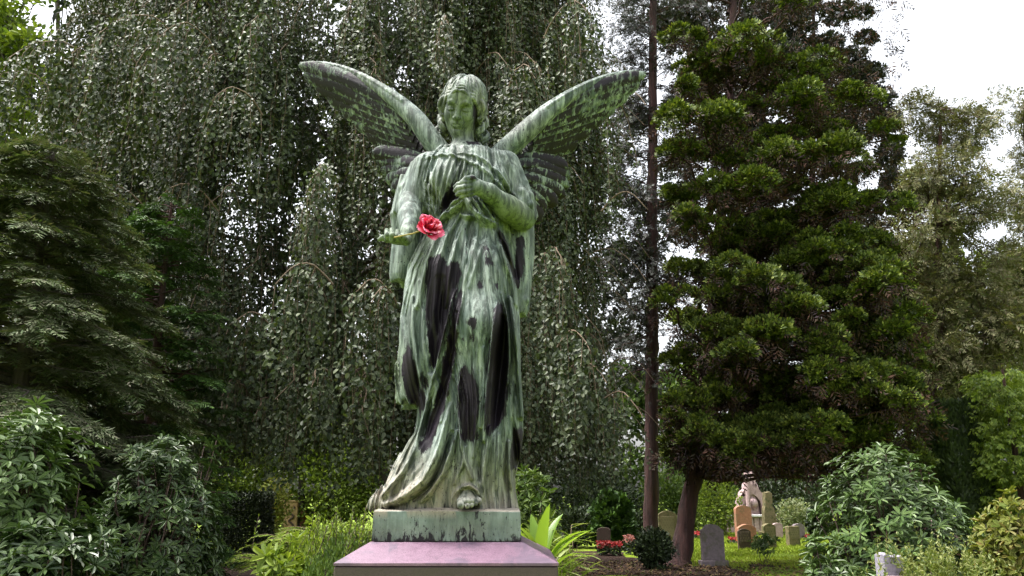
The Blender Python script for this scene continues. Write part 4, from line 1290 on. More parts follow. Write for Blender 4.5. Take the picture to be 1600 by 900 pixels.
# ------------------------------------------------------------------ straight reddish trunk right of the beech
g0 = ground_at(1018, 868); TY = g0[1]
pole = empty('tall_conifer', g0, 'tall conifer with straight bare reddish trunk and thin sparse branches right of the angel', 'tree')
mb = MB(); trp = [at(1017, 885, TY), at(1017, 868, TY), at(1018, 700, TY), at(1019, 500, TY), at(1019, 300, TY), at(1020, 80, TY), at(1021, -150, TY), at(1021, -300, TY)]
trunk_mesh(mb, trp, [.33, .215, .185, .17, .15, .125, .09, .05], 12)
P = []; A = []; trp = np.array(trp)
for i in range(190):
    z = rng.uniform(4.6, 17.5); an = R(rng.uniform(0, 360)); ln = rng.uniform(.5, 2.0)
    if rng.random() < .5: an = R(rng.uniform(100, 260))
    a = np.array([np.interp(z, trp[:, 2], trp[:, 0]), TY, z]); b = a+[math.cos(an)*ln, math.sin(an)*ln*.7, rng.uniform(-.5, .35)*ln]
    pth = limb(mb, a, b, .022, .006, .08, 4, 8, .10)
    for j in range(2):
        s = pth[rng.integers(3, 7)]; limb(mb, s, s+rdir(1)[0]*.45+[0, 0, -.15], .008, .003, 0, 3, 5, .1)
    m = int(ln*26*(1 if z > 6 else .7)); P.append(pth[rng.integers(2, 8, m)]+rng.normal(0, .14, (m, 3))); A.append(np.tile(b-a, (m, 1))+rng.normal(0, .7, (m, 3))-[0, 0, .4])
P = np.concatenate(P); A = np.concatenate(A)
V, F = needle_sprays(P, A, rdir(len(P))+[0, -.3, .6], .20*rng.uniform(.6, 1.3, len(P)), 6, .11)
mb.build('trunk', M_BARK_RED, pole, True); mesh_obj('crown', V, F, M_DARKCON, pole, False, None, True)


def pad_tree(name, base, label, trunk_px, trunk_r, Y, pads, spray, mats, per=1.0, bark=None, twigs=0, group=None, kind='fan', cat='tree'):
    """tree whose crown is a set of blobs given as (u, v, ru, rv) in the photo, spread in depth round Y"""
    o = empty(name, base, label, cat, group); mb = MB()
    tp = [at(u, v, Y) for u, v in trunk_px]
    if tp[0][2] > 0.05: tp = [np.array([tp[0][0], Y, -.1])]+tp
    trunk_mesh(mb, tp, np.linspace(trunk_r, trunk_r*.2, len(tp)), 10)
    tp = np.array(tp); P = []; A = []
    for (u, v, ru, rv) in pads:
        y = Y+rng.uniform(-1, 1)*ru*Y/FOC*.6
        c = at(u, v, y); k = y/FOC; rx, rz = ru*k, rv*k
        ti = tp[np.argmin(np.abs(tp[:, 2]-c[2]+.8))]
        limb(mb, ti, c, .035, .01, .1, 4, 7, .08)
        n = int(per*160*(rx*rz)/(spray*spray*8)+20)
        d = rdir(n); r = rng.random((n, 1))**.45
        P.append(c+d*r*[rx, rx*.8, rz]); A.append(d+.7*rdir(n)+[0, 0, -.1 if kind == 'needle' else .2])
        for j in range(twigs):
            e = c+rdir(1)[0]*[rx, rx*.7, rz]; limb(mb, ti, e, .012, .004, .05, 3, 6, .12)
    P = np.concatenate(P); A = np.concatenate(A); n = len(P); sz = spray*rng.uniform(.65, 1.3, n)
    N = rdir(n)+[0, -.3, .7]
    if kind == 'fan': V, F = fan_sprays(P, A, N, sz, 5, 1.0, .36)
    elif kind == 'needle': V, F = needle_sprays(P, A, N, sz, 5, .11, .25)
    else: V, F = leaves(P, A, N, sz, sz*.62)
    mb.build('trunk', bark or M_BARK_GREY, o, True)
    mesh_obj('crown', V, F, mats, o, False, None, True)
    return o


# dark conifers standing behind the cypress
pad_tree('dark_conifer', (at(1265, 600, 40)[0], 40, 0), 'thin dark conifer with slender twin stems rising behind the cloud cypress against the sky', [(1268, 800), (1268, 500), (1270, 200), (1272, -60)], .34, 40.0,
         [(1310,20,35,16),(1350,18,16,12),(1355,58,18,12),(1290,70,32,18),(1240,45,40,24),(1330,90,30,14),(1300,115,45,18),(1350,120,40,22),(1370,155,30,20),(1230,90,40,22),(1290,160,50,20),(1380,190,30,24),(1250,10,40,18),(1330,200,50,30),(1200,20,40,24),(1390,240,22,30),(1395,290,20,30)], .25, M_DARKCON, 2.2, M_BARK_RED, 4)
pad_tree('old_conifer', (at(1190, 600, 42)[0], 42, 0), 'dim purple brown conifer behind the leaning trunk and left of the twin stems', [(1190, 800), (1190, 500), (1190, 200), (1188, -60)], .36, 42.0,
         fill([(1035,-20),(1230,-20),(1260,330),(1040,330)], 52, 36, 22)+fill([(1040,330),(1400,330),(1430,700),(1180,730),(1100,600),(1045,560)], 34, 45, 30)+fill([(925,180),(1060,150),(1060,620),(960,600),(905,420)], 22, 26, 20), .28, M_DARKCON, .9, M_BARK_RED, 2)
# olive pine at the right
pad_tree('olive_pine', (at(1470, 600, 24)[0], 24, 0), 'tall olive brown pine with soft drooping tufts and bare side boughs at the right', [(1452, 800), (1458, 560), (1466, 350), (1470, 170)], .2, 24.0,
         fill([(1425,180),(1470,160),(1520,190),(1560,260),(1600,300),(1610,560),(1500,640),(1440,560),(1410,420),(1415,260)], 62, 38, 30)+[(1436,165,22,26),(1450,195,26,30),(1490,175,30,18),(1530,185,26,14)], .34, M_PINE, 1.25, M_BARK_RED, 3, None, 'needle')
pad_tree('far_larch', (at(1610, 600, 30)[0], 30, 0), 'tall feathery tree rising behind the olive pine at the right edge', [(1612, 800), (1610, 500), (1600, 170)], .2, 30.0,
         fill([(1560,230),(1580,160),(1640,150),(1660,600),(1580,500)], 34, 36, 34), .34, M_PINE, 1.1, M_BARK_GREY, 1, None, 'needle')
# young sunlit trees between
pad_tree('young_lime_tree', (at(1540, 600, 30)[0], 30.5, 0), 'young yellow green broadleaf tree glowing behind the pine boughs at the right', [(1540, 800), (1538, 600), (1535, 420)], .1, 30.5,
         fill([(1470,420),(1600,400),(1630,640),(1480,660)], 40, 34, 24), .20, M_LIME, .55, M_BARK_GREY, 0, None, 'leaf')
pad_tree('pale_birch', (at(1440, 600, 34)[0], 34, 0), 'slim pale leaved tree seen through the gap right of the cloud cypress', [(1435, 800), (1432, 500), (1430, 300)], .12, 34.0,
         fill([(1385,280),(1470,270),(1480,500),(1400,520)], 26, 30, 24), .22, M_PALE, .5, M_BARK_GREY, 0, None, 'leaf')
# yellow-green tree beyond the beech, top left corner
pad_tree('golden_ash', (at(-10, 600, 21)[0], 21, 0), 'yellow green tree showing above the hemlock in the top left corner', [(-10, 800), (-8, 400), (0, 60)], .2, 21.0,
         fill([(-60,-20),(75,-20),(65,60),(40,140),(50,230),(30,300),(-60,320)], 56, 40, 26), .20, M_LIME, .42, M_BARK_GREY, 0, None, 'leaf')
# big dark trees behind the beech
for u, Y, lab in ((90, 31, 'tall dark evergreen closing the view behind the left part of the weeping beech'), (330, 32, 'tall dark evergreen behind the middle of the weeping beech'), (600, 33, 'tall dark evergreen behind the weeping beech and the angel wing'), (800, 34, 'tall dark evergreen behind the right part of the weeping beech')):
    b_ = at(u, 700, Y)
    pad_tree('evergreen_tree', (b_[0], Y, 0), lab, [(u, 815), (u+3, 500), (u, -60)], .35, Y, fill([(u-150, 60), (u+20, -60), (u+(150 if u < 700 else 60), 60), (u+(140 if u < 700 else 70), 720), (u-140, 720)], 60, 46, 34), .42, M_DARK, .62, M_BARK_GREY, 0, 'tall evergreens behind the beech', 'leaf')
# far trees that close the view
FAR = [('broadleaf_tree', 1060, 41, 640, 560, M_MID, 'pale green broadleaf tree between the straight trunk and the leaning trunk'),
       ('broadleaf_tree', 1145, 43, 700, 700, M_LIME, 'yellow green bushy tree standing left of the gothic monument'),
       ('broadleaf_tree', 900, 44, 760, 430, M_DARK, 'dark tree beyond the lawn behind the red flower bed'),
       ('broadleaf_tree', 1260, 47, 730, 620, M_DARK, 'dark ivy covered tree right behind the gothic monument'),
       ('broadleaf_tree', 1390, 44, 700, 560, M_MID, 'green tree behind the big rhododendron on the right'),
       ('broadleaf_tree', 1590, 42, 640, 560, M_MID, 'green tree beyond the fringed bright conifer at the right edge'),
       ('broadleaf_tree', 350, 36, 680, 560, M_LIME, 'sunlit yellow green tree glimpsed beyond the dark clipped hedge'),
       ('broadleaf_tree', 470, 33, 690, 540, M_LIME, 'sunlit green tree glimpsed below the beech curtain behind the sandstone grave'),
       ('broadleaf_tree', 590, 35, 700, 560, M_MID, 'green tree glimpsed below the beech curtain left of the angel robe hem'),
       ('broadleaf_tree', 760, 40, 720, 420, M_DARK, 'dark tree beyond the lawn hidden mostly by the bronze angel'),
       ('broadleaf_tree', 180, 34, 700, 480, M_DARK, 'dark tree behind the left rhododendrons'),
       ('broadleaf_tree', 20, 34, 700, 330, M_DARK, 'dark tree far behind the hemlock at the left edge')]
for nm, u, Y, vc, vt, mat, lab in FAR:
    base = at(u, 700, Y); top = at(u, vt, Y)[2]
    hw_ = 95
    pads = fill([(u-hw_, vt+20), (u+hw_*.3, vt-10), (u+hw_, vt+30), (u+hw_, 800), (u-hw_, 800)], 36, 30, 24)
    pad_tree(nm, (base[0], Y, 0), lab, [(u, 815), (u+3, 700), (u, vt+30)], .22, Y, pads, .30, mat, .75, M_BARK_GREY, 0, 'trees closing the far side of the cemetery', 'leaf')
# ================================================================== shrubs and plants near the pedestal
def rhododendron(base, rx, ry, h, n, label, Ln=.125, Wd=.036, mat=None, seed_k=9, zlow=.15, group='rhododendron bushes', cat='shrub'):
    o = empty('rhododendron', base, label, cat, group); b0 = np.array(base, float)
    mb = MB()
    d = rdir(n*2); d[:, 2] = np.abs(d[:, 2])*1.0
    d = d[:n]; r = rng.random((n, 1))**.22
    d = d/(np.abs(d)**2.8).sum(1, keepdims=True)**(1/2.8)
    lump = 1+.22*vnoise(d[:, 0]*2.3+base[0]*3, d[:, 1]*2.3, d[:, 2]*2.3)[:, None]
    P = b0+[0, 0, h*zlow]+d*r*lump*[rx, ry, h*(1-zlow)]
    low = rng.random(n) < .35
    P[low, 2] = rng.uniform(.25, h*.55, low.sum()); P[low, :2] = b0[:2]+unit(d[low, :2])*np.array([rx, ry])*rng.uniform(.75, 1.0, (low.sum(), 1))
    A = unit((P-b0-[0, 0, h*.25])/[rx, ry, h])+[0, 0, .55]+.3*rdir(n)
    V, F = whorls(P, A, Ln*rng.uniform(.75, 1.2, n), Wd, seed_k)
    for i in range(0, n, 5):
        limb(mb, b0+[rng.normal(0, .06), rng.normal(0, .06), .02], P[i]-unit(A[i])*.01, .014, .004, .05, 4, 7, .08)
    mb.build('stems', M_TWIG_DARK, o, True)
    mesh_obj('leaves', V, F, mat or M_RHODO, o, False, None, True)
    return o


p = at(40, 700, 5.6); rhododendron((p[0], 5.6, 0), .42, .45, 2.2, 1150, 'rhododendron with shiny light leaves in the left corner below the hemlock', .085, .026)
p = at(60, 860, 5.2); rhododendron((p[0], 5.3, 0), .52, .4, 1.45, 1000, 'low rhododendron with leaves coloured as shaded filling the bottom left corner', .088, .027, M_RHODO_SHADE)
p = at(250, 760, 7.4); rhododendron((p[0], 7.4, 0), .58, .55, 2.15, 1150, 'rhododendron with leaves coloured as shaded between the left corner bushes and the black clipped hedge', .082, .024, M_RHODO_SHADE)
p = at(1398, 800, 7.0); rhododendron((p[0], 7.0, 0), .74, .65, 1.80, 2300, 'large rounded rhododendron with long pale green leaves right of the graves', .080, .0235)
p = at(1300, 880, 6.6); rhododendron((p[0], 6.7, 0), .26, .3, 1.15, 260, 'low rhododendron shoots leaning over the lawn beside the large rhododendron', .085, .025)


def bush(name, base, rx, ry, h, n, Ln, Wd, mat, label, group=None, kind='leaf', cat='shrub', zlow=.0, power=.5, lump=.25, fs=2.2):
    o = empty(name, base, label, cat, group); b0 = np.array(base, float)
    d = rdir(n); r = rng.random((n, 1))**power
    lm = 1+lump*vnoise(d[:, 0]*fs+base[0]*3.1, d[:, 1]*fs, d[:, 2]*fs+base[1])[:, None]
    P = b0+[0, 0, h*(.5+zlow*.5)]+d*r*lm*[rx, ry, h*.5*(1-zlow)]
    P[:, 2] = np.maximum(P[:, 2], .02)
    A = d*.8+rdir(n)*.7+[0, 0, .45]; N = d*.5+[0, -.2, .7]+.5*rdir(n)
    sz = rng.uniform(.7, 1.25, n)
    if kind == 'leaf': V, F = leaves(P, A, N, Ln*sz, Wd*sz)
    elif kind == 'fan': V, F = fan_sprays(P, A, N, Ln*sz, 5, 1.0, Wd/Ln)
    elif kind == 'needle': V, F = needle_sprays(P, A, N, Ln*sz, 5, Wd/Ln)
    elif kind == 'whorl': V, F = whorls(P, A, Ln*sz, Wd*sz, 7, .5)
    mb = MB()
    for i in range(0, min(n, 400), 12): limb(mb, b0+[rng.normal(0, .04), rng.normal(0, .04), .0], P[i], .010, .003, .03, 3, 6, .08)
    mb.build('stems', M_TWIG_DARK, o, True)
    mesh_obj('leaves', V, F, mat, o, False, None, True)
    return o


# black clipped hedge, in the deep shade of the beech
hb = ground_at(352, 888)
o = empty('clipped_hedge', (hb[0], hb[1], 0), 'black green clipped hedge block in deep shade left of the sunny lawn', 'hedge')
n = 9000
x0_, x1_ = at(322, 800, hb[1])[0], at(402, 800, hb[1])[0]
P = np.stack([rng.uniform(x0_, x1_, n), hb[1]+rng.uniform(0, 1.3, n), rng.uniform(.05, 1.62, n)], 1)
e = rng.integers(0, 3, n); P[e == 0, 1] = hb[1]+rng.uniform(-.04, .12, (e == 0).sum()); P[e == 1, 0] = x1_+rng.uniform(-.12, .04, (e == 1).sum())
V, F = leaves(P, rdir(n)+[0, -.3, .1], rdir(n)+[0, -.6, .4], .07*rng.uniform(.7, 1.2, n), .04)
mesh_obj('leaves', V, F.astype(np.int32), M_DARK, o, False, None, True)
mb = MB()
for i in range(9): limb(mb, [rng.uniform(x0_+.1, x1_-.1), hb[1]+.6, 0], [rng.uniform(x0_+.1, x1_-.1), hb[1]+.6, 1.4], .02, .006, 0, 4, 6, .05)
mb.build('stems', M_TWIG_DARK, o, True)

# heather-like bush against the pedestal, left
p = at(548, 850, 5.6)
o = empty('box_bush', (p[0], 5.6, 0), 'dense fine leaved green bush with upright sprigs touching the left side of the pedestal', 'shrub')
n = 7500
d = rdir(n); d[:, 2] = np.abs(d[:, 2]); r = rng.random((n, 1))**.2
P = np.array([p[0], 5.6, .55])+d*r*[.40, .4, .80]
low = rng.random(n) < .4; P[low, 2] = rng.uniform(.1, .7, low.sum())
P[low, :2] = np.array([p[0], 5.6])+unit(d[low, :2])*[.38, .38]*rng.uniform(.85, 1, (low.sum(), 1))
V, F = joinvf([rhombs(P+rng.normal(0, .01, (n, 3)), d*.35+[0, 0, .9]+.45*rdir(n), d+.5*rdir(n), .034*rng.uniform(.6, 1.3, n), .012) for _ in range(3)])
mesh_obj('leaves', V, F, M_MID, o, False, None, True)
mb = MB()
sp_ = []; 
for i in range(70):
    a = p+[rng.normal(0, .2), rng.normal(0, .2), 0]; a[2] = 1.15+rng.uniform(0, .15); b = a+[rng.normal(0, .03)+.03, 0, rng.uniform(.12, .24)]
    limb(mb, a, b, .003, .0015, 0, 3, 4, .03)
    q = 22; t_ = rng.random((q, 1)); sp_.append(rhombs(a+(b-a)*t_, rdir(q)*.6+[0, 0, .7], rdir(q), .03, .010))
for i in range(14): limb(mb, [p[0], 5.6, 0], [p[0]+rng.normal(0, .15), 5.6+rng.normal(0, .15), 1.1], .012, .004, 0, 4, 6, .05)
V, F = joinvf(sp_); mesh_obj('sprigs', V, F, M_LIME, o, False, None, True)
mb.build('stems', M_TWIG_DARK, o, True)


def fern(base, n_fr, ln, label, mat, group='ferns beside the grave path', name='fern', wd=.16, pinn=26):
    o = empty(name, base, label, 'fern', group); b0 = np.array(base, float); out = []; mb = MB()
    for i in range(6): limb(mb, [b0[0]+rng.normal(0, .05), b0[1]+rng.normal(0, .05), 0], b0+rng.normal(0, .02, 3), .010, .006, 0, 4, 6, .04)
    for i in range(n_fr):
        an = rng.uniform(0, 2*math.pi); d = np.array([math.cos(an), math.sin(an), 0]); sd_ = np.array([-d[1], d[0], 0]); l_ = ln*rng.uniform(.7, 1.15)
        up = rng.uniform(.5, 1.0)
        t = np.linspace(0, 1, 12)
        p = b0+np.outer(l_*t*.75, d)+np.outer(l_*(up*t-(up*.55+.2)*t**2.2), [0, 0, 1])
        mb.tube(p, np.linspace(.005, .0015, 12), 3)
        tt = np.linspace(.12, .98, pinn); q = np.stack([np.interp(tt, t, p[:, j]) for j in range(3)], 1)
        w = l_*wd*np.sin(np.clip(tt*1.05, 0, 1)*math.pi)**.7+.01
        for s in (-1, 1): out.append(rhombs(q, sd_*s+d*.45+.12*rdir(pinn)+[0, 0, -.15], np.array([0, 0, 1.0])+.3*rdir(pinn), w, w*.0+.030*l_*1.2, .4))
    V, F = joinvf(out); mesh_obj('fronds', V, F, mat, o, False, None, True); mb.build('stems', M_TWIG, o, True)
    return o


for i, (u, Y, ln, nf, lab) in enumerate(((440, 9.2, .75, 22, 'bright yellow green fern nearest the black hedge'), (478, 8.6, .8, 24, 'bright yellow green fern between the sandstone grave and the box bush'),
                                    (425, 10.5, .8, 20, 'yellow green fern in front of the sandstone grave'), (515, 9.4, .85, 22, 'fern with arching pale fronds just left of the box bush'), (560, 8.8, .7, 16, 'fern tucked behind the box bush'))):
    q = at(u, 800, Y); fern((q[0], Y, [.72, .92, .62, .98, 1.02][i]), nf, ln, lab, M_LIME)
for i, (u, v, Y, lab) in enumerate(((440, 878, 6.3, 'light green rosette plant at the bottom left of the box bush'), (478, 870, 6.6, 'light green rosette plant touching the box bush'), (500, 842, 7.4, 'pale green leafy plant above the rosettes beside the box bush'))):
    q = at(u, v, Y)
    bush('rosette_plant', (q[0], Y, 0), .21, .2, q[2]+.16, 60, .10, .035, M_LIME, lab, 'rosette plants', 'whorl', 'plant', .55)

# ------------------------------------------------------------------ right of the pedestal
q = at(818, 780, 6.2); bush('azalea', (q[0]+.06, 6.2, 0), .21, .25, 1.78, 420, .06, .018, M_MID, 'small leaved green azalea rising behind the right end of the bronze plinth', None, 'whorl', 'shrub', .45)
q = at(845, 830, 5.6); bush('goldenrod', (q[0], 5.6, 0), .22, .22, 1.46, 300, .07, .014, M_LIME, 'feathery yellow green plant behind the broad leaves right of the pedestal', None, 'whorl', 'plant', .4)


def blade_strip(base, d, ln, wd, up, bend, n=10, cup=.25, twist=0.0):
    d = unit(np.array([d[0], d[1], 0.0])); sd_ = np.array([-d[1], d[0], 0])
    t = np.linspace(0, 1, n)
    el = up-bend*t**1.4
    st = np.stack([np.cos(el)[:, None]*d+np.sin(el)[:, None]*[0, 0, 1]], 0)[0]*(ln/(n-1))
    p = base+np.cumsum(np.concatenate([np.zeros((1, 3)), st[:-1]]), 0)
    nr = np.stack([-np.sin(el)[:, None]*d+np.cos(el)[:, None]*[0, 0, 1]], 0)[0]
    w = wd*np.sin(np.clip(.10+.90*t, 0, 1)**.8*math.pi)**.75*.5+.0006
    V = np.stack([p-sd_*w[:, None]+nr*w[:, None]*cup, p, p+sd_*w[:, None]+nr*w[:, None]*cup], 1).reshape(-1, 3)
    i = np.arange(n-1)[:, None]*3
    return V, np.concatenate([i+[0, 1, 4, 3], i+[1, 2, 5, 4]])


t = NT('broad_green_blade'); geo = t.n('NewGeometry'); tc = t.n('TexCoord')
c = t.ramp(geo.outputs['Random Per Island'], [(.2, (.10, .19, .012)), (.6, (.16, .28, .02)), (.9, (.22, .30, .03))])
c = t.mix(t.math('MULTIPLY', t.noise(tc.outputs['Object'], 14, 3), .6), c, (.08, .14, .012))
b = t.bsdf(c, .42); tl = t.n('BsdfTranslucent', {'Color': (.28, .42, .03)})
M_BLADE = t.done(t.n('MixShader', {0: .4, 1: b.outputs[0], 2: tl.outputs[0]}))
q = at(846, 890, 4.75)
o = empty('broad_leaf_plant', (q[0], 4.75, 0), 'plant with broad upright bright green leaves against the right side of the pedestal', 'plant')
parts = []
for (u, v, Y, dx, dy, ln, wd, up, bd_) in ((848,880,4.8,.25,-.2,.33,.12,1.50,.25),(838,880,4.9,-.6,-.1,.31,.12,1.15,.8),(842,880,4.75,-.9,-.2,.28,.10,1.3,1.0),(852,885,4.7,.8,-.3,.28,.06,1.0,.9),(850,890,4.85,1,-.1,.36,.085,.85,.5),
        (843,885,4.7,-.7,-.5,.24,.06,.9,.9),(856,890,4.7,1,-.4,.34,.09,1.15,1.2),(840,885,5.0,-.2,.6,.32,.08,1.4,.5),(862,896,4.6,.9,-.6,.26,.06,.9,1.3),(835,892,4.75,-.5,.1,.2,.06,1.2,.9),(870,898,4.7,1,-.2,.25,.05,.8,1.0),(850,880,5.0,.5,.5,.34,.07,1.3,.8)):
    parts.append(blade_strip(at(u, v, Y), (dx, dy), ln, wd, up, bd_, 12, .3))
V, F = joinvf(parts); mesh_obj('leaves', V, F, M_BLADE, o, True, None, True)
mb = MB()
for i in range(9): limb(mb, [q[0]+rng.normal(0, .03), 4.75+rng.normal(0, .05), 0], at(846, 885, 4.75)+[rng.normal(0, .03), rng.normal(0, .05), 0], .012, .008, 0, 5, 5, .02)
mb.build('stems', M_MID, o, True)
M_BAMB = leaf_mat('bamboo_leaf', [(.22, .28, .07), (.32, .36, .14), (.16, .24, .04)], .45, .35, .4, 1)
q = at(885, 880, 5.0)
o = empty('bamboo_plant', (q[0], 5.0, 0), 'bamboo like plant with thin pointed pale leaves right of the broad green leaves', 'plant')
parts = []; mb = MB()
for (u, v, Y) in ((893,820,5.0),(895,838,5.05),(880,832,5.1),(902,850,5.0),(890,868,4.9),(905,875,5.0),(880,855,5.1),(897,890,4.9),(915,868,5.1),(870,870,4.9),(885,893,4.8),(910,895,5.0)):
    tip = at(u, v, Y)
    limb(mb, [q[0]+rng.normal(0, .05)-.05, 5.0+rng.normal(0, .06), 0], tip, .006, .002, .05, 4, 8, .02)
    for j in range(6):
        an = rng.uniform(-.9, .9)+(0 if rng.random() < .72 else math.pi)
        parts.append(blade_strip(tip-[0, 0, j*.018], (math.cos(an), math.sin(an)*.8-.2), rng.uniform(.10, .17), rng.uniform(.018, .030), rng.uniform(-.25, .7), rng.uniform(.1, .5), 7, .2))
V, F = joinvf(parts); mesh_obj('leaves', V, F, M_BAMB, o, False, None, True); mb.build('stems', M_TWIG, o, True)

# ------------------------------------------------------------------ right foreground
q = at(1455, 870, 5.8)
o = empty('heath_shrub', (q[0], 5.8, 0), 'feathery yellow green shrub with upright sprigs in front of the large rhododendron', 'shrub')
n = 260; mb = MB(); sp_ = []
for i in range(n):
    a = np.array([q[0]+rng.normal(0, .20), 5.8+rng.normal(0, .16), rng.uniform(.55, 1.12)]); b = a+[rng.normal(0, .07), rng.normal(0, .07), rng.uniform(.12, .3)]
    if i % 4 == 0: limb(mb, [q[0]+rng.normal(0, .05), 5.8, 0], a, .005, .002, 0, 3, 5, .05)
    m_ = 26; t_ = rng.random((m_, 1)); sp_.append(rhombs(a+(b-a)*t_, rdir(m_)*.8+[0, 0, .6], rdir(m_)+[0, -.3, .5], .045*(1.1-.6*t_[:, 0]), .011))
V, F = joinvf(sp_); mesh_obj('sprigs', V, F, leaf_mat('heath_sprig', [(.09, .12, .02), (.16, .18, .045), (.22, .23, .08), (.07, .10, .02)], .55, .25, .3, 2), o, False, None, True); mb.build('stems', M_TWIG_DARK, o, True)
q = at(1572, 850, 6.0); bush('golden_shrub', (q[0]+.05, 6.0, 0), .26, .3, 1.52, 900, .06, .026, M_GOLD, 'golden yellow leafy shrub in the bottom right corner', None, 'whorl', 'shrub', .3)

# ------------------------------------------------------------------ right middle distance
q = ground_at(1492, 872)
o = empty('columnar_yew', (q[0], 21.0, 0), 'dark columnar yew with vertical shoots behind the large rhododendron', 'tree')
q = at(1492, 720, 21.0); n = 5200
an = rng.uniform(0, 2*math.pi, n); z = rng.uniform(.2, 1, n)**.8*(at(1492, 635, 21.0)[2]); r = (.84*(1-.25*(z/4)**3))*(.6+.4*rng.random(n)**.4)*(1+.1*np.sin(an*9+z*.7))
P = np.stack([q[0]+np.cos(an)*r, 21+np.sin(an)*r, z], 1); dd = np.stack([np.cos(an), np.sin(an), 0*an], 1)
V, F = fan_sprays(P, dd*.25+[0, 0, 1.0]+.2*rdir(n), dd+.3*rdir(n), .20*rng.uniform(.6, 1.3, n), 4, .5, .22)
mesh_obj('crown', V, F, M_DARK, o, False, None, True)
mb = MB(); trunk_mesh(mb, [(q[0], 21, -.1), (q[0], 21, 3.4)], [.14, .04], 8); mb.build('trunk', M_BARK_GREY, o, True)
q = at(1588, 720, 20.0)
o = empty('fringed_thuja', (q[0], 20, 0), 'bright thuja with layered hanging fringes right of the dark columnar yew', 'tree')
P = []; A = []
for k in range(30):
    z = .5+4.2*k/30; 
    for j in range(12):
        an = rng.uniform(0, 2*math.pi); r = 1.0*(1-.1*z/4.5); m = 14; t_ = np.linspace(.3, 1, m)
        P.append(np.stack([q[0]+np.cos(an)*r*t_, 20+np.sin(an)*r*t_, z-.18*t_*t_+.04*rng.normal(size=m)], 1)); A.append(np.tile([math.cos(an)*.5, math.sin(an)*.5, -.7], (m, 1))+.3*rdir(m))
P = np.concatenate(P); A = np.concatenate(A); V, F = fan_sprays(P, A, rdir(len(P))+[0, -.5, .5], .15*rng.uniform(.7, 1.2, len(P)), 4, .7, .3)
mesh_obj('crown', V, F, M_LIME, o, False, None, True)
mb = MB(); trunk_mesh(mb, [(q[0], 20, -.1), (q[0], 20, 4.6)], [.12, .03], 8); mb.build('trunk', M_BARK_RED, o, True)

# shrubs in the middle distance: (name, u, v_base, v_top, half width px, n, leaf, mat, label)
for nm, u, vb, vt, hw_, n, lf, mat, kd, lab in (
        ('ivy_bush', 1024, 889, 826, 27, 2600, .085, M_DARK, 'leaf', 'dark ivy bush wrapping the foot of the straight reddish trunk'),
        ('conifer_shrub', 958, 858, 768, 30, 2000, .16, M_YEW, 'fan', 'upright green conifer shrub with lit tips behind the red begonias'),
        ('dark_shrub', 900, 856, 790, 36, 2000, .11, M_DARK, 'leaf', 'dark shrub in shade right of the azalea'),
        ('dark_shrub', 1000, 850, 800, 22, 1400, .11, M_DARK, 'leaf', 'dark shrub just left of the straight reddish trunk'),
        ('variegated_bush', 1243, 838, 779, 26, 1500, .11, M_PALE, 'leaf', 'pale variegated bush right of the grey stone pillar'),
        ('clipped_conifer', 1279, 842, 795, 13, 1200, .12, M_DARK, 'fan', 'small round dark conifer beside the pale variegated bush'),
        ('leafy_shrub', 1118, 838, 738, 36, 2400, .12, M_LIME, 'leaf', 'loose yellow green shrub between the leaning trunk and the gothic monument'),
        ('leafy_shrub', 1075, 832, 750, 24, 1500, .13, M_LIME, 'leaf', 'pale shrub half hidden by the leaning trunk'),
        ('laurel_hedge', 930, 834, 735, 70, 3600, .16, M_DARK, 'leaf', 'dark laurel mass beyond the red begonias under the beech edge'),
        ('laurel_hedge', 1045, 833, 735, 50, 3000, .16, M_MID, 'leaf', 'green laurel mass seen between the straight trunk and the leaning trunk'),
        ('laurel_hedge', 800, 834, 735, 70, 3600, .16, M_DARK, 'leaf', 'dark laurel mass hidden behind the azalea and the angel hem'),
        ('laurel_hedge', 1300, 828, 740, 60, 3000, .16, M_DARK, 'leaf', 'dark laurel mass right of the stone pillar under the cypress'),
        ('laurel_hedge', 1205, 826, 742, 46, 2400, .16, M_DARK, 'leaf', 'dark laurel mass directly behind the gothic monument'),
        ('reed_shrub', 425, 842, 745, 22, 1300, .13, M_GOLD, 'leaf', 'brownish twiggy shrub left of the sandstone grave'),
        ('leafy_shrub', 370, 838, 660, 50, 3600, .13, M_LIME, 'leaf', 'sunlit light green shrub peeking over the black clipped hedge'),
        ('leafy_shrub', 520, 838, 610, 70, 5200, .13, M_LIME, 'leaf', 'green shrub under the beech curtain right of the sandstone grave'),
        ('leafy_shrub', 640, 836, 740, 46, 2000, .13, M_MID, 'leaf', 'green shrub under the beech curtain behind the angel train')):
    g = ground_at(u, vb); Y = g[1]; h = at(u, vt, Y)[2]; w_ = hw_*Y/FOC*1.03
    bush(nm, (g[0], Y, 0), w_, w_*.9, h, n, lf, lf*.6, mat, lab, 'middle distance shrubs', kd, 'shrub', .0, .4, .3)
# sapling on the lawn
g = ground_at(1194, 880)
bush('lawn_sapling', (g[0], g[1], 0), .32, .30, .66, 60, .10, .035, M_RHODO, 'tiny rhododendron sapling planted in a soil patch on the lawn', None, 'whorl', 'plant', .35)
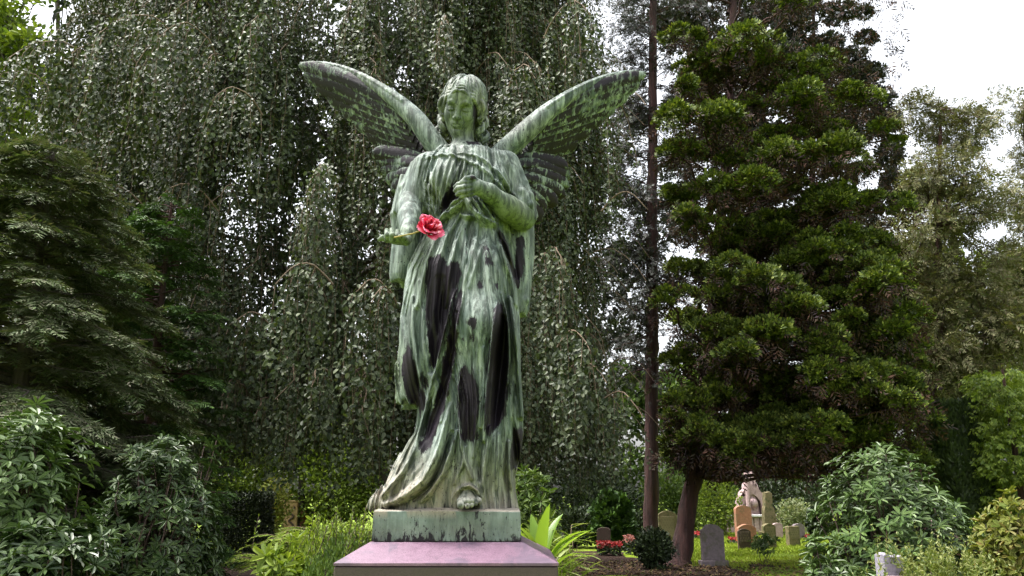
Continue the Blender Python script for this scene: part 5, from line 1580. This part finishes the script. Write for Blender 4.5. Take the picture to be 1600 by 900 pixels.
# ================================================================== ground
M_LAWN = simple_mat('lawn', (.08, .13, .012), (.17, .235, .02), 1.1, .9, .6, .05, None, 8, .1, (.075, .095, .02), .35)
M_SOIL = simple_mat('bare_soil', (.018, .011, .009), (.055, .034, .026), 5, .95, .8, .04, None, 8, .1)
mb = MB()
N_ = 60; g = np.linspace(-1, 1, N_); g = np.sign(g)*np.abs(g)**2.2*400
X, Y = np.meshgrid(g, g+30, indexing='ij')
Z = np.zeros_like(X)
i, j = np.meshgrid(np.arange(N_-1), np.arange(N_-1), indexing='ij')
q = np.stack([i*N_+j, (i+1)*N_+j, (i+1)*N_+j+1, i*N_+j+1], -1).reshape(-1, 4)
gr = mesh_obj('ground', np.stack([X, Y, Z], -1).reshape(-1, 3), q.astype(np.int32), M_LAWN); tag(gr, kind='structure')


def patch(name, pts, z, mat):
    p = np.array(pts, float); c = p.mean(0); out = []
    for k in range(len(p)):
        a, b = p[k], p[(k+1) % len(p)]
        for t in np.linspace(0, 1, 8)[:-1]:
            s = a+(b-a)*t; out.append(s+(s-c)/np.linalg.norm(s-c)*rng.normal(0, .10))
    out = np.array(out); m = len(out)
    V = np.concatenate([np.column_stack([out, np.full(m, z)]), [[c[0], c[1], z]]])
    o = mesh_obj(name, V, [[k, (k+1) % m, m] for k in range(m)], mat); tag(o, kind='structure'); return o


G = lambda u, v: ground_at(u, v)[:2]
patch('soil_path', [G(905, 899), G(1190, 899), G(1160, 890), G(1130, 884), G(1085, 886), G(1040, 878), G(990, 871), G(930, 876)], .004, M_SOIL)
patch('soil_bed', [(-6, 7), (5, 7), (7, 12), (4.5, 17.0), (-3, 16.5), (-8, 13)], .004, M_SOIL)
patch('beech_floor', [(-9, 13.2), (2.5, 17.2), (3.2, 23.5), (-2, 25), (-6.4, 20.5), (-10, 20)], .008, M_SOIL)
patch('soil_spot', [G(1168, 886), G(1225, 886), G(1222, 878), G(1180, 878)], .004, M_SOIL)

# grass blades on the visible lawns
def blades(poly_px, n):
    q = np.array(fill(poly_px, n, 1, 1))[:, :2]
    return np.array([ground_at(u, v) for u, v in q])
def blades_xy(x0, x1, y0, y1, n): return np.column_stack([rng.uniform(x0, x1, n), rng.uniform(y0, y1, n), np.zeros(n)])
P = np.concatenate([blades_xy(3.4, 13.5, 17.5, 38, 60000), blades_xy(-9, -3.5, 18.5, 32, 16000)])
n = len(P)
dens = vnoise(P[:, 0]*.9, P[:, 1]*.9, P[:, 0]*0)
P = P[(dens > -.75)]; n = len(P)
def in_poly(P, poly):
    q = np.array(poly); ins = np.zeros(len(P), bool)
    for i in range(len(q)):
        a, b = q[i], q[i-1]
        ins ^= ((a[1] > P[:, 1]) != (b[1] > P[:, 1])) & (P[:, 0] < (b[0]-a[0])*(P[:, 1]-a[1])/(b[1]-a[1])+a[0])
    return ins
P = P[~in_poly(P, [G(905, 899), G(1190, 899), G(1160, 890), G(1130, 884), G(1085, 886), G(1040, 878), G(990, 871), G(930, 876)])]; n = len(P)
V, F = rhombs(P, np.array([0, 0, 1.0])+.55*rdir(n), rdir(n)+[0, -.6, .1], .085*rng.uniform(.5, 1.4, n), .018, .35)
M_GRASS = leaf_mat('grass_blade', [(.13, .185, .014), (.19, .26, .02), (.23, .30, .028), (.25, .28, .05)], .6, .35, .2, .7)
o = mesh_obj('grass', V, F.astype(np.int32), M_GRASS); tag(o, 'bright sunlit grass growing on the cemetery lawn', 'grass', kind='stuff')

# fallen leaves on the bare soil
n = 2600
P = np.column_stack([rng.uniform(1.2, 7.8, n), rng.uniform(16.6, 20.4, n), np.full(n, .012)+rng.random(n)*.02])
V, F = leaves(P, rdir(n)*[1, 1, .2], rdir(n)*.5+[0, 0, 1], .07*rng.uniform(.5, 1.2, n), .045)
o = mesh_obj('leaf_litter', V, F.astype(np.int32), leaf_mat('fallen_leaf', [(.05, .03, .015), (.10, .06, .03), (.16, .10, .05), (.06, .07, .02)], .8, 0, .2, 2)); tag(o, 'fallen brown leaves scattered on the bare soil', 'leaves', kind='stuff')

# ================================================================== graves
def stone(name, c1, c2, c3, sc=14, bump=.5): return simple_mat(name, c1, c2, sc, .85, bump, .01, None, 8, .25, c3, 5)
M_GREY = stone('grey_purple_stone', (.13, .105, .115), (.20, .165, .175), (.12, .11, .085))
M_MOSS = stone('mossy_stone', (.12, .10, .055), (.20, .165, .09), (.08, .085, .035))
M_REDST = stone('red_sandstone', (.26, .115, .075), (.38, .18, .12), (.22, .13, .08))
M_PLAQ = stone('dark_slab', (.045, .032, .026), (.085, .058, .045), (.06, .05, .035))
M_PINKST = stone('pink_stone', (.32, .22, .22), (.46, .34, .34), (.24, .17, .17))
M_SAND = stone('sandstone', (.30, .20, .09), (.42, .30, .15), (.24, .15, .07))
M_WHITE = stone('pale_marble', (.42, .42, .42), (.55, .54, .53), (.36, .36, .34))
M_LAV = stone('lavender_granite', (.16, .145, .19), (.34, .31, .38), (.24, .22, .28), 40)


def slab_outline(w, h, kind):
    if kind == 'round':
        a = np.linspace(0, math.pi, 15); return [(-w/2, 0), (w/2, 0)]+[(w/2*math.cos(t), h-w/2*.45+w/2*.45*math.sin(t)) for t in a]
    if kind == 'shoulder':
        s = w*.12; r = w/2-s; a = np.linspace(0, math.pi, 15); hh = h-r*.55
        return [(-w/2, 0), (w/2, 0), (w/2, hh-.03), (w/2-s*.4, hh), (r+.01, hh)]+[(r*math.cos(t), hh+r*.55*math.sin(t)) for t in a[1:-1]]+[(-r-.01, hh), (-w/2+s*.4, hh), (-w/2, hh-.03)]
    if kind == 'arc':
        a = np.linspace(.25*math.pi, .75*math.pi, 11); R_ = w/2/math.cos(.25*math.pi)
        return [(-w/2, 0), (w/2, 0)]+[(R_*math.cos(t), h-R_+R_*math.sin(t)) for t in a]
    if kind == 'rough':
        return [(-w/2, 0), (w/2, 0), (w*.52, h*.6), (w*.46, h*.93), (w*.1, h), (-w*.30, h*.97), (-w*.49, h*.8), (-w*.52, h*.4)]
    return [(-w/2, 0), (w/2, 0), (w/2, h-.02), (w/2-.02, h), (-w/2+.02, h), (-w/2, h-.02)]


def inscription_mat(name, base, ink):
    """carved rows of small weathered letters"""
    t = NT(name); tc = t.n('TexCoord'); P = tc.outputs['Object']
    mp = t.n('Mapping', {'Vector': P, 'Rotation': (R(90), 0, 0)})
    br = t.n('TexBrick', {'Vector': mp.outputs[0], 'Scale': 1.0, 'Mortar Size': .014, 'Brick Width': .075, 'Row Height': .075, 'Mortar Smooth': .1, 'Bias': 0.0})
    nz = t.noise(P, 60, 3, .6); gl = t.math('GREATER_THAN', nz, .50)
    m = t.math('MULTIPLY', t.math('SUBTRACT', 1.0, br.outputs['Fac']), gl)
    big = t.noise(P, 6, 5, .6)
    c = t.ramp(big, [(.3, [x*.75 for x in base]), (.7, base)])
    c = t.mix(t.math('MULTIPLY', m, .5), c, ink)
    return t.done(t.bsdf(c, .85, t.bump(m, -.6, .006)))


M_INSC_MOSS = inscription_mat('mossy_inscription', (.19, .16, .085), (.05, .042, .025))
M_INSC_DARK = inscription_mat('dark_inscription', (.075, .05, .04), (.22, .17, .10))


def gravestone(u, vb, vt, wpx, kind, mat, label, depth=.16, rot=0.0, base=False, text=0, inset=None, lean=0.0, name='gravestone', group='headstones on the lawn', text_mat=None):
    g = ground_at(u, vb); Y = g[1]; k = Y/FOC/.975
    h = at(u, vt, Y)[2]; w = wpx*k
    o = empty(name, g, label, 'gravestone', group, 0)
    mb = MB(); z0 = 0
    if base:
        b = MB(); b.box((g[0], g[1], .05), (w*1.22, depth*1.8, .14), rot, 1, .012); b.build('base', mat, o); z0 = .12
    mb.prism(slab_outline(w, h-z0, kind), depth, (g[0], g[1], z0-.0), rot, .012)
    s = mb.build('slab', mat, o)
    if inset:
        b = MB(); b.prism(slab_outline(w*.78, (h-z0)*.86, kind), .02, (g[0]+math.sin(rot)*(depth/2+.0), g[1]-math.cos(rot)*(depth/2+.008), z0+.01), rot, .004); b.build('inscription_panel', inset, o)
    if text:
        hh = (h-z0)*.50; zc = (h-z0)*.36
        b = MB(); b.box((0, -depth/2-.004, zc+hh/2), (w*.72, .014, hh), 0, 1, .003)
        tx = b.build('inscription_panel', text_mat or M_INSC_MOSS, o, world=False)
        tx.rotation_euler = (0, 0, rot)
    return o


gravestone(1115, 884, 819, 33, 'shoulder', M_GREY, 'grey stone headstone with rounded top and shoulders on a base beside the leaning trunk', .14, R(4), True)
gravestone(1163, 842, 790, 24, 'round', M_REDST, 'tall red sandstone headstone behind the dark red plaque stone', .2, R(8))
gravestone(1168, 854, 819, 27, 'arc', M_REDST, 'broad red headstone framing the small dark plaque stone', .18, R(6))
gravestone(1164, 859, 826, 19, 'arc', M_PLAQ, 'small dark plaque stone in front of the broad red headstone', .10, R(4), False, 4, None, 0, 'gravestone', 'headstones on the lawn', M_INSC_DARK)
gravestone(1203, 857, 818, 19, 'arc', M_MOSS, 'narrow mossy headstone behind the lawn sapling', .16, R(12), False, 3)
gravestone(1216, 841, 817, 14, 'round', M_PINKST, 'small pinkish rounded headstone peeking right of the narrow mossy one', .14, R(6))
gravestone(1240, 853, 822, 18, 'flat', M_MOSS, 'short square brown headstone near the pale variegated bush', .2, R(14), False, 3)
gravestone(1249, 843, 818, 17, 'round', M_GREY, 'rounded grey headstone behind the short square brown one', .16, R(10))
gravestone(1045, 862, 798, 26, 'arc', M_MOSS, 'mossy yellowish headstone with rows of carved text left of the leaning trunk', .16, R(-6), False, 6, None, 0, 'gravestone', 'headstones on the lawn', M_INSC_MOSS)
gravestone(1125, 836, 797, 19, 'flat', M_MOSS, 'brown upright headstone at the left end of the low stone wall', .2, R(5))
gravestone(944, 864, 824, 20, 'round', M_PLAQ, 'dark rounded headstone in shade behind the red begonias', .16, R(-8))
gravestone(1386, 1010, 862, 34, 'rough', M_LAV, 'rough lavender granite stele in front of the large rhododendron', .10, R(-22), False, 0, None, 0, 'grave_stele', None) if False else None

# lavender stele in the right foreground
p = at(1388, 863, 6.0)
o = empty('grave_stele', (p[0], 6.0, 0), 'rough lavender granite stele in front of the large rhododendron', 'gravestone')
w = 36*6.0/FOC
mb = MB(); mb.prism([(-w/2, 0), (w/2, 0), (w*.5, p[2]*.93), (w*.42, p[2]*.985), (-w*.08, p[2]*.975), (-w*.30, p[2]), (-w*.5, p[2]*.99)], .09, (p[0], 6.0, .0), R(18), .012); mb.build('slab', M_LAV, o)
mb = MB(); mb.prism([(-w*.62, 0), (w*.6, 0), (w*.6, 1.02), (w*.4, 1.04), (-w*.4, 1.045), (-w*.62, 1.02)], .12, (p[0]-.005, 5.86, .0), R(10), .02); mb.build('front_stone', M_PINKST, o)

# grey stone pillar with a waist
g = ground_at(1203, 838); Y = g[1]; k = Y/FOC/.975
o = empty('stone_pillar', g, 'tall weathered stone pillar with a notched top right of the gothic monument', 'monument')
h = at(1203, 768, Y)[2]; mb = MB(); mb.prism([(-.24, 0), (.26, 0), (.24, h*.45), (.20, h*.62), (.13, h*.68), (.15, h*.76), (.15, h*.96), (.05, h), (-.12, h*.98), (-.14, h*.78), (-.15, h*.68), (-.20, h*.58)], .3, (g[0], g[1], 0), R(5), .03)
mb.build('shaft', M_MOSS, o); mb = MB(); mb.box((g[0], g[1], .09), (.7, .5, .2), R(5), 1, .02); mb.build('base', M_MOSS, o)

# low wall with posts in front of the gothic monument
g = ground_at(1172, 833); Y = g[1]; k = Y/FOC/.975
o = empty('grave_wall', g, 'low pale stone wall with panels and coping in front of the gothic monument', 'wall')
x0_, x1_ = at(1132, 820, Y)[0], at(1214, 820, Y)[0]; zt_ = at(1172, 804, Y)[2]
mb = MB(); nP = 9
for i in range(nP):
    a = x0_+(x1_-x0_)*i/nP; mb.box((a+(x1_-x0_)/nP/2, Y, (zt_-.1)/2), ((x1_-x0_)/nP-.03, .14, zt_-.1), 0, 1, .015)
mb.build('panels', M_PINKST, o)
mb = MB(); mb.box(((x0_+x1_)/2, Y, zt_-.045), (x1_-x0_+.1, .3, .10), 0, .94, .02); mb.build('coping', M_WHITE, o)
for px in (x0_, x1_):
    mb = MB(); mb.box((px, Y-.02, zt_*.5), (.24, .26, zt_*1.02), 0, 1, .02); mb.build('post', M_PINKST, o)

# gothic monument: pointed arch with a seated figure in it
Y = 37.5
gx = at(1174, 800, Y)[0]; k = Y/FOC/.975
o = empty('gothic_monument', (gx, Y, 0), 'pink stone gothic monument with a pointed arch, a front column and a statue inside', 'monument')
za = at(1174, 760, Y)[2]; W_ = 20*k
def arch(w, hs, ht, n=12):
    """half outline points of a pointed arch, right side from spring to apex"""
    return [(2*w*math.cos(b)-w, hs+(ht-hs)*math.sin(b)/math.sin(math.pi/3)) for b in np.linspace(0, math.pi/3, n)]
mb = MB()
hs = 1.0; ht = za+.12
ro = arch(W_*1.0, hs, ht); ri = arch(W_*.62, hs, ht-.45)
outl = [(W_*1.12, 0)]+ro[:-1]+[(0, ht)]
innl = [(W_*.66, 0)]+ri[:-1]+[(0, ht-.45)]
for s in (-1, 1):
    for i in range(len(outl)-1):
        a, b, c, d_ = outl[i], outl[i+1], innl[i+1], innl[i]
        fr = [(s*x+gx, Y-.35, z) for x, z in (a, b, c, d_)]; bk = [(x, Y+.35, z) for x, _, z in fr]
        F = [[0, 1, 2, 3], [7, 6, 5, 4], [0, 4, 5, 1], [1, 5, 6, 2], [2, 6, 7, 3], [3, 7, 4, 0]]
        mb.add(np.array(fr+bk), F if s < 0 else [f[::-1] for f in F])
mb.build('arch', M_PINKST, o)
mb = MB(); mb.box((gx, Y, ht+.2), (W_*.72, .7, .56), 0, .8, .03); mb.box((gx, Y, ht+.62), (W_*.4, .5, .34), 0, .6, .03); mb.build('gable_block', M_PINKST, o)
mb = MB(); mb.tube([(gx-W_*.45, Y-.55, 0), (gx-W_*.45, Y-.55, ht*.5), (gx-W_*.38, Y-.5, ht+.1)], [.11, .10, .10], 10); mb.box((gx-W_*.45, Y-.55, .3), (.36, .36, .6), 0, 1, .02); mb.build('column', M_PINKST, o)
mb = MB(); mb.box((gx, Y, .3), (W_*2.4, 1.3, .7), 0, 1, .03); mb.build('base', M_PINKST, o)
s2 = SDF((-.6, -.75, -.05), (.6, .5, 1.9), .03)
s2.cone((0, 0, .1), (0, 0, .75), .34, .28, .1); s2.cone((0, 0, .75), (.03, .02, 1.18), .25, .19, .1); s2.cone((.03, .02, 1.2), (.03, 0, 1.36), .10, .09, .06); s2.ell((.03, -.02, 1.52), (.12, .14, .16), .03)
s2.chain([(-.2, 0, 1.15), (-.28, -.12, .88), (-.08, -.28, .86)], [.09, .08, .06], .05); s2.chain([(.24, 0, 1.15), (.31, -.1, .85), (.1, -.28, .8)], [.09, .08, .06], .05); s2.cone((0, -.1, .55), (.02, -.34, .45), .2, .17, .1)
Vs, Qs = s2.mesh(); mesh_obj('statue', Vs*1.15+np.array([0, .05, .62]), Qs, M_PINKST, o, True)

# sandstone grave post and small post on the left lawn
g = ground_at(452, 838); Y = g[1]
o = empty('sandstone_grave', g, 'golden sandstone grave pillar with carved front on the left lawn', 'gravestone')
h = at(452, 782, Y)[2]; w = 21*Y/FOC
mb = MB(); mb.box((g[0], Y, h*.48), (w, w*.8, h*.96), R(12), 1, .03); mb.build('shaft', M_SAND, o)
mb = MB(); mb.box((g[0], Y, h*.98), (w*1.1, w*.9, h*.05), R(12), 1, .02); mb.build('cap', M_SAND, o)
mb = MB()
rel = np.array([(math.sin(t*1.7)*w*.16, h*(.25+.6*t/9)) for t in np.arange(0, 9, .3)]); c12, s12 = math.cos(R(12)), math.sin(R(12))
mb.tube([(g[0]+(x+.04)*c12+s12*(w*.4+.01), Y+(x+.04)*s12-c12*(w*.4+.01), z) for x, z in rel], .035, 6)
mb.build('carving', M_PLAQ, o, True)
g = ground_at(472, 836); h = at(472, 796, g[1])[2]
o = empty('post_stone', g, 'slim pinkish round topped stone post right of the sandstone grave pillar', 'gravestone')
mb = MB(); mb.tube([(g[0], g[1], 0), (g[0], g[1], h*.8), (g[0], g[1], h*.92), (g[0], g[1], h*.99), (g[0], g[1], h)], [.13, .12, .12, .08, .01], 12); mb.build('shaft', M_REDST, o, True)
mb = MB(); mb.box((g[0], g[1], .06), (.4, .4, .14), 0, 1, .02); mb.build('base', M_REDST, o)

# red grave border behind the heath shrub
g = ground_at(1520, 872)
o = empty('grave_border', (g[0], g[1], 0), 'low red stone grave border behind the heath shrub', 'gravestone')
mb = MB(); mb.box((g[0], g[1], .12), (1.3, .2, .26), R(4), 1, .02); mb.build('front_kerb', M_REDST, o)
mb = MB(); mb.box((g[0], g[1]+1.2, .12), (1.3, .2, .26), R(4), 1, .02); mb.build('rear_kerb', M_REDST, o)
mb = MB(); mb.box((g[0]+.1, g[1]+1.3, .45), (.8, .2, .9), R(4), .95, .03); mb.build('headstone', M_PINKST, o)

# ================================================================== flowers
M_REDFL = leaf_mat('red_flower', [(.22, .008, .006), (.34, .022, .010), (.28, .010, .02), (.15, .02, .01)], .5, .2, .3, 2, (1, .5, .4))
M_ORFL = leaf_mat('pink_orange_flower', [(.28, .09, .05), (.38, .17, .13), (.30, .12, .11)], .5, .2, .3, 2, (1, .6, .5))


def flower_bed(u, v, rpx, hpx, n, label, fm, group='flower beds among the graves'):
    g = ground_at(u, v); Y = g[1]; k = Y/FOC; rx = rpx*k; h = hpx*k
    o = empty('flower_bed', g, label, 'flowers', group)
    P = g+np.column_stack([rng.uniform(-rx, rx, n), rng.uniform(-.35, .35, n), rng.uniform(.02, h*.75, n)])
    V, F = leaves(P, rdir(n)+[0, -.2, .5], rdir(n)+[0, -.4, .7], .09, .06); mesh_obj('leaves', V, F.astype(np.int32), M_DARK, o, False, None, True)
    m = n//2
    C = g+np.column_stack([rng.uniform(-rx, rx, m), rng.uniform(-.35, .3, m), h*(.62+.4*rng.random(m))])
    V, F = whorls(C, rdir(m)*.5+[0, -.5, .7], .045, .04, 5, .35); mesh_obj('blossoms', V, F, fm, o, False, None, True)
    return o


flower_bed(952, 868, 17, 19, 260, 'bed of bright red begonias at the shaded lawn edge left of the straight trunk', M_REDFL)
flower_bed(1088, 843, 9, 11, 90, 'red flowers just right of the leaning trunk', M_REDFL)
flower_bed(1146, 850, 5, 9, 50, 'small tuft of red flowers left of the broad red headstone', M_REDFL)
flower_bed(1268, 843, 12, 6, 80, 'low row of red flowers right of the rounded grey headstone', M_REDFL)
o = flower_bed(983, 866, 7, 26, 120, 'pink orange blossoming bush right of the red begonias', M_ORFL)
# ================================================================== camera, sky, sun
cam_d = bpy.data.cameras.new('camera'); cam = bpy.data.objects.new('camera', cam_d); COL.objects.link(cam)
cam.location = (0, 0, EYE); cam.rotation_euler = (R(90)+PITCH, 0, 0)
cam_d.sensor_width = 36.0; cam_d.lens = 36.0*FOC/1600.0; cam_d.clip_start = .05; cam_d.clip_end = 3000
scene.camera = cam
SUN_EL, SUN_AZ = R(68), R(-88)      # azimuth measured from behind the camera, towards the left
w = bpy.data.worlds.new('World'); scene.world = w; w.use_nodes = True
nt = w.node_tree; nt.nodes.clear()
sky = nt.nodes.new('ShaderNodeTexSky'); sky.sky_type = 'NISHITA'; sky.sun_disc = False
sky.sun_elevation = SUN_EL; sky.dust_density = 6.0; sky.air_density = 1.0; sky.ozone_density = 1.0
d = Vector((math.sin(SUN_AZ)*math.cos(SUN_EL), -math.cos(SUN_AZ)*math.cos(SUN_EL), math.sin(SUN_EL)))
sky.sun_rotation = math.atan2(d.x, d.y)
hs = nt.nodes.new('ShaderNodeHueSaturation'); hs.inputs['Saturation'].default_value = .22
bg = nt.nodes.new('ShaderNodeBackground'); bg.inputs['Strength'].default_value = .12
ow = nt.nodes.new('ShaderNodeOutputWorld')
nt.links.new(sky.outputs[0], hs.inputs['Color']); nt.links.new(hs.outputs[0], bg.inputs[0]); nt.links.new(bg.outputs[0], ow.inputs[0])
sl_ = bpy.data.lights.new('sun', 'SUN'); sl_.energy = 1.5; sl_.angle = R(12); sl_.color = (1, .95, .88)
so = bpy.data.objects.new('sun', sl_); COL.objects.link(so)
so.rotation_euler = d.to_track_quat('Z', 'Y').to_euler()
vs = scene.view_settings
vs.view_transform = 'Standard'; vs.look = 'None'; vs.gamma = 1.0; vs.exposure = 2.2; vs.use_curve_mapping = False
scene.cycles.max_bounces = 6; scene.cycles.diffuse_bounces = 2; scene.cycles.transmission_bounces = 3; scene.cycles.transparent_max_bounces = 4
